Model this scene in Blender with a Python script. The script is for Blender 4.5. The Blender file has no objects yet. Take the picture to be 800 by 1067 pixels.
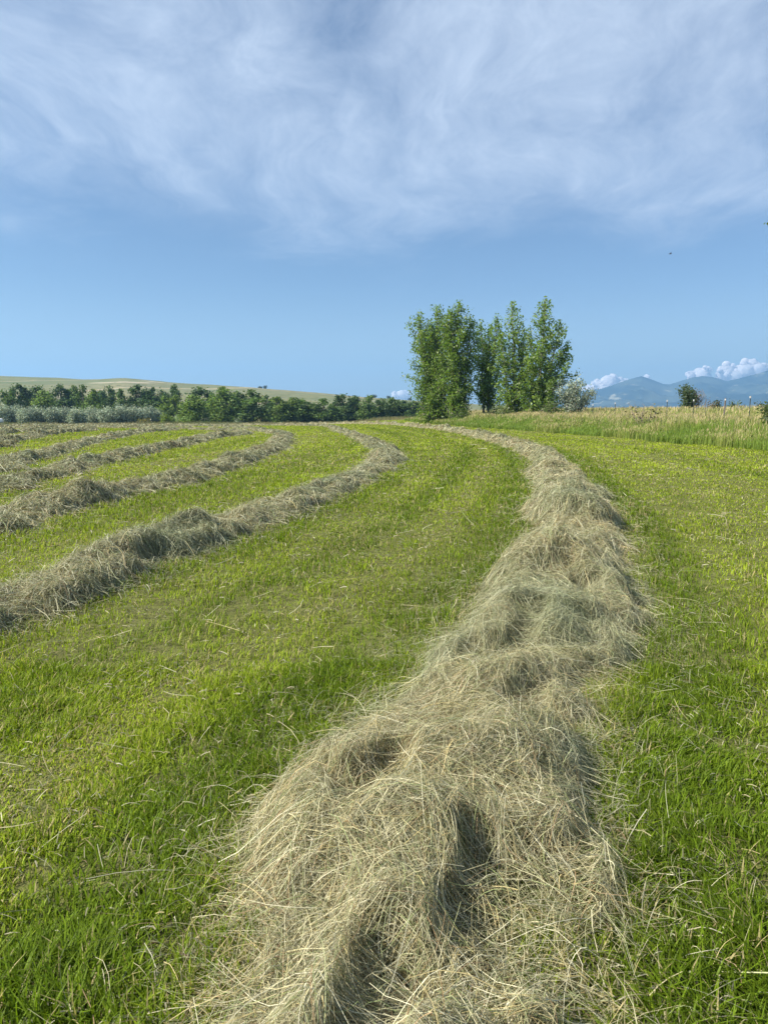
import bpy, math, numpy as np
from mathutils import Vector

# ------------------------------------------------------------------ camera, sky, sun, exposure
S = bpy.context.scene
W0, H0 = 800.0, 1067.0            # the photograph's own pixels
F = 770.0                         # focal length in those pixels
HORIZON = 428.0
EYE = 1.6
PITCH = math.atan((H0 / 2 - HORIZON) / F)
cam_d = bpy.data.cameras.new('camera')
cam = bpy.data.objects.new('camera', cam_d)
S.collection.objects.link(cam)
cam.location = (0, 0, EYE)
cam.rotation_euler = (math.pi / 2 - PITCH, 0, 0)
cam_d.sensor_fit = 'VERTICAL'
cam_d.sensor_height = 24.0
cam_d.lens = 24.0 * F / H0
cam_d.clip_start = 0.05
cam_d.clip_end = 60000
S.camera = cam

SUN_EL, SUN_AZ = math.radians(41), math.radians(-107)   # azimuth from +Y towards +X
sun_dir = Vector((math.sin(SUN_AZ) * math.cos(SUN_EL), math.cos(SUN_AZ) * math.cos(SUN_EL), math.sin(SUN_EL)))
sl = bpy.data.lights.new('sun', 'SUN')
sl.energy = 5.0
sl.angle = math.radians(0.5)
sl.color = (1.0, 0.94, 0.83)
sun = bpy.data.objects.new('sun', sl)
S.collection.objects.link(sun)
sun.rotation_euler = sun_dir.to_track_quat('Z', 'Y').to_euler()
sun.location = (-40, -8, 50)

S.view_settings.view_transform = 'Standard'
S.view_settings.look = 'None'
S.view_settings.gamma = 1.0
S.view_settings.exposure = 1.1
S.view_settings.use_curve_mapping = False
S.cycles.max_bounces = 6
S.cycles.diffuse_bounces = 3
S.cycles.glossy_bounces = 2
S.cycles.transmission_bounces = 4
S.cycles.transparent_max_bounces = 6
S.cycles.volume_bounces = 0
S.cycles.use_denoising = True
S.cycles.use_adaptive_sampling = True
S.cycles.adaptive_threshold = 0.02
S.render.film_transparent = False


class N:
    """short-hand for building node trees"""
    def __init__(self, tree):
        self.t = tree
        tree.nodes.clear()

    def __call__(self, kind, inputs=None, **props):
        n = self.t.nodes.new(kind)
        for k, v in props.items():
            setattr(n, k, v)
        for k, v in (inputs or {}).items():
            s = n.inputs[k]
            if isinstance(v, bpy.types.NodeSocket):
                self.t.links.new(v, s)
            else:
                s.default_value = v
        return n

    def math(self, op, a, b=0.0, c=None, clamp=False):
        d = {0: a, 1: b}
        if c is not None:
            d[2] = c
        return self('ShaderNodeMath', d, operation=op, use_clamp=clamp).outputs[0]

    def ramp(self, v, lo, hi, a=0.0, b=1.0, smooth=True):
        return self('ShaderNodeMapRange', {0: v, 1: lo, 2: hi, 3: a, 4: b},
                    interpolation_type='SMOOTHSTEP' if smooth else 'LINEAR').outputs[0]

    def mix(self, f, a, b):
        n = self('ShaderNodeMix', data_type='RGBA')
        for i, v in ((0, f), (6, a), (7, b)):
            if isinstance(v, bpy.types.NodeSocket):
                self.t.links.new(v, n.inputs[i])
            else:
                n.inputs[i].default_value = v if i == 0 else (*v[:3], 1)
        return n.outputs[2]

    def noise(self, vec, scale, detail=4, rough=0.5, dist=0.0):
        n = self('ShaderNodeTexNoise', {'Scale': scale, 'Detail': detail, 'Roughness': rough, 'Distortion': dist})
        if vec is not None:
            self.t.links.new(vec, n.inputs['Vector'])
        return n.outputs[0]


w = bpy.data.worlds.new('World')
S.world = w
w.use_nodes = True
n = N(w.node_tree)
sky = n('ShaderNodeTexSky', sky_type='NISHITA', sun_disc=False, sun_elevation=SUN_EL, sun_rotation=SUN_AZ,
        altitude=1400, air_density=1.0, dust_density=1.8, ozone_density=2.2)
d = n('ShaderNodeTexCoord').outputs['Generated']
xyz = n('ShaderNodeSeparateXYZ', {0: d})
zc = n.math('MAXIMUM', xyz.outputs[2], 0.03)
u = n.math('DIVIDE', xyz.outputs[0], zc)
v = n.math('DIVIDE', xyz.outputs[1], zc)
p = n('ShaderNodeCombineXYZ', {0: u, 1: v, 2: 0.0}).outputs[0]
warp = n('ShaderNodeTexNoise', {'Vector': p, 'Scale': 0.55, 'Detail': 3.0}).outputs[1]
zd = n.math('ADD', zc, 0.28)
pd = n('ShaderNodeCombineXYZ', {0: n.math('DIVIDE', xyz.outputs[0], zd), 1: n.math('DIVIDE', xyz.outputs[1], zd), 2: 0.0}).outputs[0]
pd = n('ShaderNodeVectorMath', {0: pd, 'Scale': 2.4}, operation='SCALE').outputs[0]
pd = n('ShaderNodeVectorMath', {0: pd, 1: (3.7, 1.2, 0)}, operation='ADD').outputs[0]
pw = n('ShaderNodeVectorMath', {0: pd, 1: n('ShaderNodeVectorMath', {0: warp, 'Scale': 1.1}, operation='SCALE').outputs[0]}, operation='ADD').outputs[0]
pm = n('ShaderNodeMapping', {'Vector': pw, 'Rotation': (0, 0, math.radians(24)), 'Scale': (1.05, 0.62, 1)}).outputs[0]
big = n.noise(pm, 0.55, 3, 0.5)
mid = n.noise(pm, 1.6, 9, 0.62, 0.5)
fine = n.noise(n('ShaderNodeMapping', {'Vector': pw, 'Rotation': (0, 0, math.radians(-32)), 'Scale': (2.0, 0.8, 1)}).outputs[0], 2.6, 10, 0.66, 0.6)
edge_n = n.noise(pw, 0.8, 6, 0.62)
rad = n('ShaderNodeVectorMath', {0: p}, operation='LENGTH').outputs['Value']
rad = n.math('ADD', rad, n.math('MULTIPLY', n.math('SUBTRACT', edge_n, 0.5), 5.2))
veil = n.ramp(rad, 5.3, 3.1)
dens = n.math('ADD', n.math('MULTIPLY', big, 0.45), n.math('ADD', n.math('MULTIPLY', mid, 0.70), n.math('MULTIPLY', fine, 0.24)))
dens = n.ramp(dens, 0.53, 0.90, 0.14, 1.0, False)
fac = n.math('MULTIPLY', n.math('MULTIPLY', veil, dens), 0.92, clamp=True)
# faint wisps lower down
wisp = n.math('MULTIPLY', n.ramp(n.noise(pm, 0.9, 6, 0.6, 0.4), 0.55, 0.8), n.ramp(rad, 9.0, 4.5))
fac = n.math('MAXIMUM', fac, n.math('MULTIPLY', wisp, 0.22))
skyc = n('ShaderNodeVectorMath', {0: sky.outputs[0], 1: (1.02, 1.09, 1.14)}, operation='MULTIPLY').outputs[0]
skyc = n.mix(n.ramp(xyz.outputs[2], 0.17, 0.0, 0.0, 0.6), skyc, (4.6, 6.1, 7.4))
col = n.mix(fac, skyc, (5.9, 6.9, 8.5))
bg = n('ShaderNodeBackground', {'Color': col, 'Strength': 0.054})
n('ShaderNodeOutputWorld', {0: bg.outputs[0]})


# ------------------------------------------------------------------ helpers
rng = np.random.default_rng(7)


def ray(px, py):
    a, b = (px - W0 / 2) / F, (H0 / 2 - py) / F
    cp, sp = math.cos(PITCH), math.sin(PITCH)
    return np.array([a, cp + b * sp, -sp + b * cp])


def at(px, py, y):
    """the point seen at a pixel of the photograph, y metres ahead"""
    r = ray(px, py)
    return np.array([0, 0, EYE]) + r * (y / r[1])


def _h(ix, iy, seed):
    x = (ix.astype(np.int64) * 374761393 + iy.astype(np.int64) * 668265263 + seed * 974634777) & 0xFFFFFFFF
    x = ((x ^ (x >> 13)) * 1274126177) & 0xFFFFFFFF
    x = x ^ (x >> 16)
    x = (x * 2246822519) & 0xFFFFFFFF
    return ((x ^ (x >> 15)) & 0xFFFFFF) / float(0xFFFFFF)


def vn(x, y, seed=0):
    """value noise, -1..1"""
    x = np.asarray(x, float)
    y = np.asarray(y, float) + np.zeros_like(x)
    fx, fy = np.floor(x), np.floor(y)
    ix, iy = fx.astype(np.int64), fy.astype(np.int64)
    tx, ty = x - fx, y - fy
    tx = tx * tx * tx * (tx * (tx * 6 - 15) + 10)
    ty = ty * ty * ty * (ty * (ty * 6 - 15) + 10)
    a, b = _h(ix, iy, seed), _h(ix + 1, iy, seed)
    c, e = _h(ix, iy + 1, seed), _h(ix + 1, iy + 1, seed)
    return 2 * ((a * (1 - tx) + b * tx) * (1 - ty) + (c * (1 - tx) + e * tx) * ty) - 1


def fbm(x, y, seed=0, oct=4, gain=0.5):
    r, a, f, tot = 0, 1.0, 1.0, 0
    for i in range(oct):
        r = r + a * vn(x * f + 17.3 * i, y * f - 9.1 * i, seed + i)
        tot += a
        a *= gain
        f *= 2.03
    return r / tot


def sst(a, b, x):
    t = np.clip((np.asarray(x, float) - a) / (b - a), 0, 1)
    return t * t * (3 - 2 * t)


def mesh(name, verts, faces, mats, cols=None, mat_idx=None, smooth=False):
    """one mesh from numpy arrays; faces is (n,4) or (n,3), or a list of such arrays"""
    if not isinstance(faces, (list, tuple)):
        faces = [faces]
    faces = [np.asarray(f, np.int32) for f in faces if len(f)]
    me = bpy.data.meshes.new(name)
    verts = np.asarray(verts, np.float32)
    me.vertices.add(len(verts))
    me.vertices.foreach_set('co', verts.ravel())
    loops = np.concatenate([f.ravel() for f in faces])
    tot = np.concatenate([np.full(len(f), f.shape[1], np.int32) for f in faces])
    start = np.concatenate([[0], np.cumsum(tot)[:-1]]).astype(np.int32)
    me.loops.add(len(loops))
    me.loops.foreach_set('vertex_index', loops)
    me.polygons.add(len(tot))
    me.polygons.foreach_set('loop_start', start)
    me.polygons.foreach_set('loop_total', tot)
    if mat_idx is not None:
        me.polygons.foreach_set('material_index', np.asarray(mat_idx, np.int32))
    me.polygons.foreach_set('use_smooth', np.full(len(tot), bool(smooth)))
    for m in (mats if isinstance(mats, (list, tuple)) else [mats]):
        me.materials.append(m)
    if cols is not None:
        at_ = me.attributes.new('col', 'FLOAT_COLOR', 'POINT')
        c4 = np.ones((len(verts), 4), np.float32)
        c4[:, :3] = cols
        at_.data.foreach_set('color', c4.ravel())
    me.update(calc_edges=True)
    me.validate()
    return me


def link(name, me, parent=None, loc=None):
    o = bpy.data.objects.new(name, me)
    S.collection.objects.link(o)
    if parent is not None:
        o.parent = parent
    if loc is not None:
        o.location = loc
    return o


def tag(o, label=None, cat=None, group=None, kind=None):
    for k, val in (('label', label), ('category', cat), ('group', group), ('kind', kind)):
        if val:
            o[k] = val
    return o


def empty(name, loc, rotz=0.0):
    o = bpy.data.objects.new(name, None)
    S.collection.objects.link(o)
    o.location = loc
    o.rotation_euler = (0, 0, rotz)
    return o


def copy_thing(o):
    c = o.copy()
    S.collection.objects.link(c)
    for ch in o.children:
        k = ch.copy()
        S.collection.objects.link(k)
        k.parent = c
        for g in ch.children:
            q = g.copy()
            S.collection.objects.link(q)
            q.parent = k
    return c


def ribbons(C, side, width, cols):
    """C (n,K,3) centre lines, side (n,3) or (n,K,3), width (n,K), cols (n,3) or (n,K,3) -> verts, quads, cols"""
    n_, K, _ = C.shape
    if side.ndim == 2:
        side = side[:, None, :]
    off = side * (width[:, :, None] * 0.5)
    V = np.stack([C - off, C + off], 2)
    if cols.ndim == 2:
        cols = np.repeat(cols[:, None, :], K, 1)
    cc = np.repeat(cols[:, :, None, :], 2, 2)
    base = (np.arange(n_) * K * 2)[:, None] + (np.arange(K - 1) * 2)[None, :]
    Q = np.stack([base, base + 1, base + 3, base + 2], -1).reshape(-1, 4)
    return V.reshape(-1, 3), Q, cc.reshape(-1, 3)


def unit(a):
    return a / np.maximum(np.linalg.norm(a, axis=-1, keepdims=True), 1e-9)


def tube(pts, rad, sides=5):
    pts = np.asarray(pts, float)
    rad = np.asarray(rad, float)
    t = unit(np.gradient(pts, axis=0))
    ref = np.array([0.31, 0.95, 0.05])
    a = unit(np.cross(t, ref))
    b = np.cross(t, a)
    ang = np.arange(sides) * 2 * math.pi / sides
    V = pts[:, None] + rad[:, None, None] * (a[:, None] * np.cos(ang)[None, :, None] + b[:, None] * np.sin(ang)[None, :, None])
    K = len(pts)
    i = np.arange(K - 1)[:, None] * sides
    j = np.arange(sides)[None, :]
    j2 = (j + 1) % sides
    Q = np.stack([i + j, i + j2, i + sides + j2, i + sides + j], -1).reshape(-1, 4)
    return V.reshape(-1, 3), Q


class Acc:
    """collects pieces of one mesh"""
    def __init__(self):
        self.v, self.f, self.c, self.n = [], [], [], 0

    def add(self, v, f, c=None):
        self.v.append(v)
        self.f.append(np.asarray(f) + self.n)
        self.c.append(np.zeros((len(v), 3)) if c is None else (np.tile(c, (len(v), 1)) if np.ndim(c) == 1 else c))
        self.n += len(v)
        return self

    def build(self, name, mats, smooth=False):
        q = [f for f in self.f if f.shape[1] == 4]
        t = [f for f in self.f if f.shape[1] == 3]
        fs = ([np.concatenate(q)] if q else []) + ([np.concatenate(t)] if t else [])
        return mesh(name, np.concatenate(self.v), fs, mats, np.concatenate(self.c), smooth=smooth)


def box(x0, x1, y0, y1, z0, z1):
    v = np.array([[x, y, z] for z in (z0, z1) for y in (y0, y1) for x in (x0, x1)], float)
    f = np.array([[0, 2, 3, 1], [4, 5, 7, 6], [0, 1, 5, 4], [2, 6, 7, 3], [0, 4, 6, 2], [1, 3, 7, 5]])
    return v, f


# ------------------------------------------------------------------ materials
def leafy(name, transl=0.35, rough=0.5, spec=0.3, tint=(1.15, 1.25, 0.6), gain=1.0):
    m = bpy.data.materials.new(name)
    m.use_nodes = True
    n = N(m.node_tree)
    c = n('ShaderNodeAttribute', attribute_name='col').outputs[0]
    if gain != 1.0:
        c = n('ShaderNodeVectorMath', {0: c, 'Scale': gain}, operation='SCALE').outputs[0]
    b = n('ShaderNodeBsdfPrincipled', {'Base Color': c, 'Roughness': rough, 'Specular IOR Level': spec})
    tc = n('ShaderNodeVectorMath', {0: c, 1: tint}, operation='MULTIPLY').outputs[0]
    t = n('ShaderNodeBsdfTranslucent', {'Color': tc})
    x = n('ShaderNodeMixShader', {0: transl, 1: b.outputs[0], 2: t.outputs[0]})
    n('ShaderNodeOutputMaterial', {0: x.outputs[0]})
    return m


def plain(name, col, rough=0.7, metal=0.0, spec=0.3, var=0.25, scale=6.0, bump=0.0):
    m = bpy.data.materials.new(name)
    m.use_nodes = True
    n = N(m.node_tree)
    co = n('ShaderNodeTexCoord').outputs['Object']
    f = n.noise(co, scale, 6, 0.6)
    c = n.mix(f, [x * (1 - var) for x in col], [min(1, x * (1 + var)) for x in col])
    b = n('ShaderNodeBsdfPrincipled', {'Base Color': c, 'Roughness': rough, 'Metallic': metal, 'Specular IOR Level': spec})
    if bump:
        bp = n('ShaderNodeBump', {'Height': n.noise(co, scale * 5, 4), 'Strength': bump, 'Distance': 0.05})
        m.node_tree.links.new(bp.outputs[0], b.inputs['Normal'])
    n('ShaderNodeOutputMaterial', {0: b.outputs[0]})
    return m


M_grass = leafy('grass_blade', 0.48, 0.5, 0.15, (1.2, 1.25, 0.55))
M_tall = leafy('tall_grass_blade', 0.32, 0.6, 0.15, (1.1, 1.15, 0.7))
M_hay = leafy('hay_stalk', 0.22, 0.5, 0.3, (1.1, 1.05, 0.8))
M_leaf = leafy('poplar_leaf', 0.48, 0.42, 0.35, (1.15, 1.3, 0.5))
M_farleaf = leafy('far_leaf', 0.32, 0.6, 0.15, (1.1, 1.25, 0.5))
M_silver = leafy('silver_leaf', 0.2, 0.6, 0.2, (1.0, 1.05, 0.8))
M_bark = plain('grey_bark', (0.16, 0.14, 0.11), 0.9, var=0.4, scale=3)
M_twig = plain('dry_twig', (0.20, 0.16, 0.13), 0.9, var=0.3, scale=5)

m = bpy.data.materials.new('hay_body')
m.use_nodes = True
n = N(m.node_tree)
co = n('ShaderNodeTexCoord').outputs['Object']
st = n('ShaderNodeMapping', {'Vector': co, 'Scale': (1, 1, 2.2)}).outputs[0]
a = n.noise(st, 26, 6, 0.7, 1.5)
b2 = n.noise(co, 2.2, 4, 0.6)
c = n.mix(a, (0.07, 0.055, 0.03), (0.36, 0.31, 0.17))
c = n.mix(n.ramp(b2, 0.4, 0.7, 0, 0.45), c, (0.20, 0.21, 0.11))
bs = n('ShaderNodeBsdfPrincipled', {'Base Color': c, 'Roughness': 0.85, 'Specular IOR Level': 0.1})
bp = n('ShaderNodeBump', {'Height': a, 'Strength': 0.9, 'Distance': 0.05})
m.node_tree.links.new(bp.outputs[0], bs.inputs['Normal'])
n('ShaderNodeOutputMaterial', {0: bs.outputs[0]})
M_haybody = m

m = bpy.data.materials.new('meadow_soil')
m.use_nodes = True
n = N(m.node_tree)
co = n('ShaderNodeTexCoord').outputs['Object']
a = n.noise(co, 0.35, 6, 0.6)
b2 = n.noise(co, 9, 6, 0.7)
c2 = n.noise(co, 60, 3, 0.7)
fa = n('ShaderNodeAttribute', attribute_name='col').outputs[0]
c = n.mix(n.ramp(b2, 0.3, 0.7), (0.055, 0.060, 0.020), (0.15, 0.17, 0.045))
c = n.mix(n.ramp(c2, 0.35, 0.75, 0, 0.6), c, (0.19, 0.16, 0.075))
c = n.mix(n.ramp(n.noise(co, 28, 5, 0.75), 0.5, 0.62, 0, 0.75), c, (0.03, 0.036, 0.012))
c = n.mix(n.ramp(a, 0.35, 0.7, 0, 0.3), c, (0.17, 0.20, 0.045))
c = n.mix(n('ShaderNodeSeparateColor', {0: fa}).outputs[0], c, (0.21, 0.19, 0.085))
bs = n('ShaderNodeBsdfPrincipled', {'Base Color': c, 'Roughness': 0.95, 'Specular IOR Level': 0.05})
bp = n('ShaderNodeBump', {'Height': c2, 'Strength': 0.6, 'Distance': 0.04})
m.node_tree.links.new(bp.outputs[0], bs.inputs['Normal'])
n('ShaderNodeOutputMaterial', {0: bs.outputs[0]})
M_soil = m

# ------------------------------------------------------------------ terrain
EDGE_Y = np.array([-60, 0, 12, 20, 29, 41, 50, 59, 75, 95, 130, 170, 240, 400])
EDGE_X = np.array([19, 17, 16.2, 15.8, 15.2, 14.0, 12.6, 10.9, 8.2, 5.2, 3.0, 8.0, 30.0, 80.0])


def edge_x(y):
    return np.interp(y, EDGE_Y, EDGE_X)


def ground_z(x, y):
    x, y = np.asarray(x, float), np.asarray(y, float)
    e = x - edge_x(y)
    drop = -2.2 * sst(50, 230, y) * (1 - sst(-22, 2, e))
    rise = 0.85 * sst(0, 26, e) * sst(5, 22, y) + 0.25 * sst(0, 3, e) * sst(5, 22, y)
    rise = rise * (1 - 0.9 * sst(150, 320, y))
    far = -2.2 * sst(230, 330, np.hypot(x, y)) * sst(-22, 2, e)
    bumps = 0.03 * fbm(x / 2.5, y / 2.5, 40, 2) * (1 - sst(60, 120, np.abs(y)))
    return drop + rise + far + bumps


def on_ground(px, py):
    """march the pixel's ray down to the terrain"""
    r = ray(px, py)
    t = 1.0
    for _ in range(20000):
        p_ = np.array([0, 0, EYE]) + r * t
        if p_[2] <= float(ground_z(p_[0], p_[1])) or p_[1] > 260:
            return p_
        t *= 1.004
    return p_


# one sheet out to the horizon, finer ahead and close by
rr = np.concatenate([[0.0], np.geomspace(0.25, 7000, 190)])
aa = np.concatenate([np.linspace(-40, 40, 161), np.linspace(43, 317, 93)]) * math.pi / 180
A, R = np.meshgrid(aa, rr)
gx, gy = np.sin(A) * R, np.cos(A) * R
gz = ground_z(gx, gy)
V = np.stack([gx, gy, gz], -1).reshape(-1, 3)
na, nr = len(aa), len(rr)
i, j = np.meshgrid(np.arange(nr - 1), np.arange(na), indexing='ij')
j2 = (j + 1) % na
Q = np.stack([i * na + j, (i + 1) * na + j, (i + 1) * na + j2, i * na + j2], -1).reshape(-1, 4)[:, ::-1]
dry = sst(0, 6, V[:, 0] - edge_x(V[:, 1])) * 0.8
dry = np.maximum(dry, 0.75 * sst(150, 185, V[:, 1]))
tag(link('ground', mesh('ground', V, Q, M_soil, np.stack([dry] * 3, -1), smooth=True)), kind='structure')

# grass hill on the left
m = bpy.data.materials.new('hill_grass')
m.use_nodes = True
n = N(m.node_tree)
co = n('ShaderNodeTexCoord').outputs['Object']
st = n('ShaderNodeMapping', {'Vector': co, 'Scale': (0.5, 1, 4)}).outputs[0]
a = n.noise(st, 0.006, 6, 0.6)
b2 = n.noise(co, 0.05, 6, 0.65)
vor = n('ShaderNodeTexVoronoi', {'Vector': co, 'Scale': 0.09}).outputs[0]
c = n.mix(n.ramp(a, 0.35, 0.65), (0.115, 0.14, 0.06), (0.215, 0.195, 0.105))
c = n.mix(n.ramp(b2, 0.45, 0.75, 0, 0.6), c, (0.085, 0.105, 0.05))
c = n.mix(n.math('MULTIPLY', n.ramp(vor, 0.34, 0.15), n.ramp(a, 0.4, 0.6, 0, 0.85)), c, (0.05, 0.065, 0.03))
c = n.mix(n.ramp(n.noise(st, 0.011, 4, 0.5), 0.66, 0.72, 0, 0.7), c, (0.42, 0.36, 0.27))
sc_ = n.noise(n('ShaderNodeMapping', {'Vector': co, 'Scale': (1, 0.25, 1)}).outputs[0], 0.16, 4, 0.8)
c = n.mix(n.ramp(sc_, 0.57, 0.68, 0, 0.7), c, (0.06, 0.08, 0.035))
trk = n('ShaderNodeTexWave', {'Vector': n('ShaderNodeMapping', {'Vector': co, 'Rotation': (0, 0, 0.5)}).outputs[0], 'Scale': 0.0022, 'Distortion': 5.0, 'Detail': 2.0, 'Detail Scale': 0.6}).outputs[1]
c = n.mix(n.ramp(trk, 0.985, 0.998, 0, 0.6), c, (0.36, 0.30, 0.20))
bs = n('ShaderNodeBsdfPrincipled', {'Base Color': c, 'Roughness': 0.95, 'Specular IOR Level': 0.05})
n('ShaderNodeOutputMaterial', {0: bs.outputs[0]})
M_hill = m
CREST = [(-700, 398), (-300, 394), (-100, 392.5), (0, 393), (40, 394.5), (90, 397.2), (130, 396), (170, 398.8), (200, 401), (280, 406),
         (340, 411), (400, 415.5), (440, 418.5), (500, 422), (600, 426), (760, 428.5)]
cpx = np.array([c_[0] for c_ in CREST], float)
cpy = np.array([c_[1] for c_ in CREST], float)
HILL_Y = 1000.0
pxs = np.linspace(-700, 760, 240)
crest = np.array([at(px, np.interp(px, cpx, cpy), HILL_Y) for px in pxs])
ts = np.concatenate([np.linspace(0, 1, 40), np.linspace(1.03, 1.9, 12)])
Yg = 400 + (HILL_Y - 400) * ts
hx = crest[None, :, 0] / HILL_Y * Yg[:, None]
prof = np.where(ts < 1, np.sin(np.clip(ts, 0, 1) * math.pi / 2) ** 1.35, 1 - 0.3 * (ts - 1))[:, None]
hz = -4.0 + (crest[None, :, 2] + 4.0) * prof
hz = hz + 3.5 * fbm(hx / 90, Yg[:, None] / 90 + 0 * hx, 71, 4) * (np.sin(np.clip(ts, 0, 1) * math.pi)[:, None])
V = np.stack([hx, Yg[:, None] + 0 * hx, hz], -1)
K, L = V.shape[:2]
i, j = np.meshgrid(np.arange(K - 1), np.arange(L - 1), indexing='ij')
Q = np.stack([i * L + j, i * L + j + 1, (i + 1) * L + j + 1, (i + 1) * L + j], -1).reshape(-1, 4)
tag(link('hill', mesh('hill', V.reshape(-1, 3), Q, M_hill, smooth=True)), kind='structure')
HILL = (hx, Yg, hz)

# mountains far right
m = bpy.data.materials.new('mountain_forest')
m.use_nodes = True
n = N(m.node_tree)
co = n('ShaderNodeTexCoord').outputs['Object']
a = n.noise(co, 0.004, 8, 0.6)
b2 = n.noise(n('ShaderNodeMapping', {'Vector': co, 'Rotation': (0.3, 0.6, 0), 'Scale': (1, 1, 0.35)}).outputs[0], 0.0075, 5, 0.55, 0.6)
c = n.mix(n.ramp(a, 0.4, 0.62), (0.012, 0.024, 0.018), (0.06, 0.075, 0.05))
c = n.mix(n.ramp(b2, 0.60, 0.68, 0, 0.9), c, (0.26, 0.25, 0.17))
bs = n('ShaderNodeBsdfPrincipled', {'Base Color': c, 'Roughness': 1.0, 'Specular IOR Level': 0.0})
n('ShaderNodeOutputMaterial', {0: bs.outputs[0]})
M_mtn = m
PEAKS = [(470, 428), (540, 419), (585, 410), (612, 406.3), (626, 405), (640, 400.5), (652, 396), (668, 391.6), (678, 395), (690, 399.8), (697, 400.5),
         (710, 396.5), (722, 392.8), (732, 391.6), (742, 392.8), (757, 397), (770, 394), (785, 390), (800, 385.5), (825, 381), (850, 384), (900, 390), (980, 396), (1100, 410), (1300, 428)]
mpx = np.array([c_[0] for c_ in PEAKS], float)
mpy = np.array([c_[1] for c_ in PEAKS], float)
MTN_Y = 6000.0
pxs = np.linspace(470, 1300, 500)
pk = np.array([at(px, np.interp(px, mpx, mpy), MTN_Y) for px in pxs])
ts = np.linspace(0, 1.25, 70)
Yg = 4300 + (MTN_Y - 4300) * ts
mx = pk[None, :, 0] / MTN_Y * Yg[:, None]
pr = np.where(ts < 1, ts ** 0.9, 1 - (ts - 1) * 2.5)[:, None]
ridge = 1 - np.abs(fbm(mx / 420, Yg[:, None] / 700 + 0 * mx, 90, 5))
hump = np.sin(np.clip(ts, 0, 1) * math.pi)[:, None]
mz = -4 + (pk[None, :, 2] + 4) * np.clip(pr * (1 - 0.34 * hump) + (ridge - 0.75) * 0.75 * hump, 0, 1.0)
V = np.stack([mx, Yg[:, None] + 0 * mx, mz], -1)
K, L = V.shape[:2]
i, j = np.meshgrid(np.arange(K - 1), np.arange(L - 1), indexing='ij')
Q = np.stack([i * L + j, i * L + j + 1, (i + 1) * L + j + 1, (i + 1) * L + j], -1).reshape(-1, 4)
tag(link('mountains', mesh('mountains', V.reshape(-1, 3), Q, M_mtn, smooth=True)), kind='structure')

# the air
m = bpy.data.materials.new('haze_air')
m.use_nodes = True
n = N(m.node_tree)
vol = n('ShaderNodeVolumePrincipled', {'Color': (0.32, 0.62, 1.0, 1), 'Density': 1.95e-4, 'Anisotropy': 0.2})
n('ShaderNodeOutputMaterial', {'Volume': vol.outputs[0]})
v_, f_ = box(-7050, 7050, -7050, 7050, -8.0, 400.0)
tag(link('haze', mesh('haze', v_, f_, m)), 'pale blue air over the far hills', 'haze', kind='stuff')

# ------------------------------------------------------------------ windrows of cut hay
def catmull(P, step=0.25):
    P = np.asarray(P, float)
    P = np.vstack([2 * P[0] - P[1], P, 2 * P[-1] - P[-2]])
    out = []
    for k in range(1, len(P) - 2):
        a_, b_, c_, d_ = P[k - 1:k + 3]
        L_ = max(2, int(np.linalg.norm(c_ - b_) / step))
        t = np.linspace(0, 1, L_, endpoint=False)[:, None]
        out.append(0.5 * (2 * b_ + (c_ - a_) * t + (2 * a_ - 5 * b_ + 4 * c_ - d_) * t ** 2 + (3 * b_ - a_ - 3 * c_ + d_) * t ** 3))
    out.append(P[-2:-1])
    return np.concatenate(out)


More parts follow.
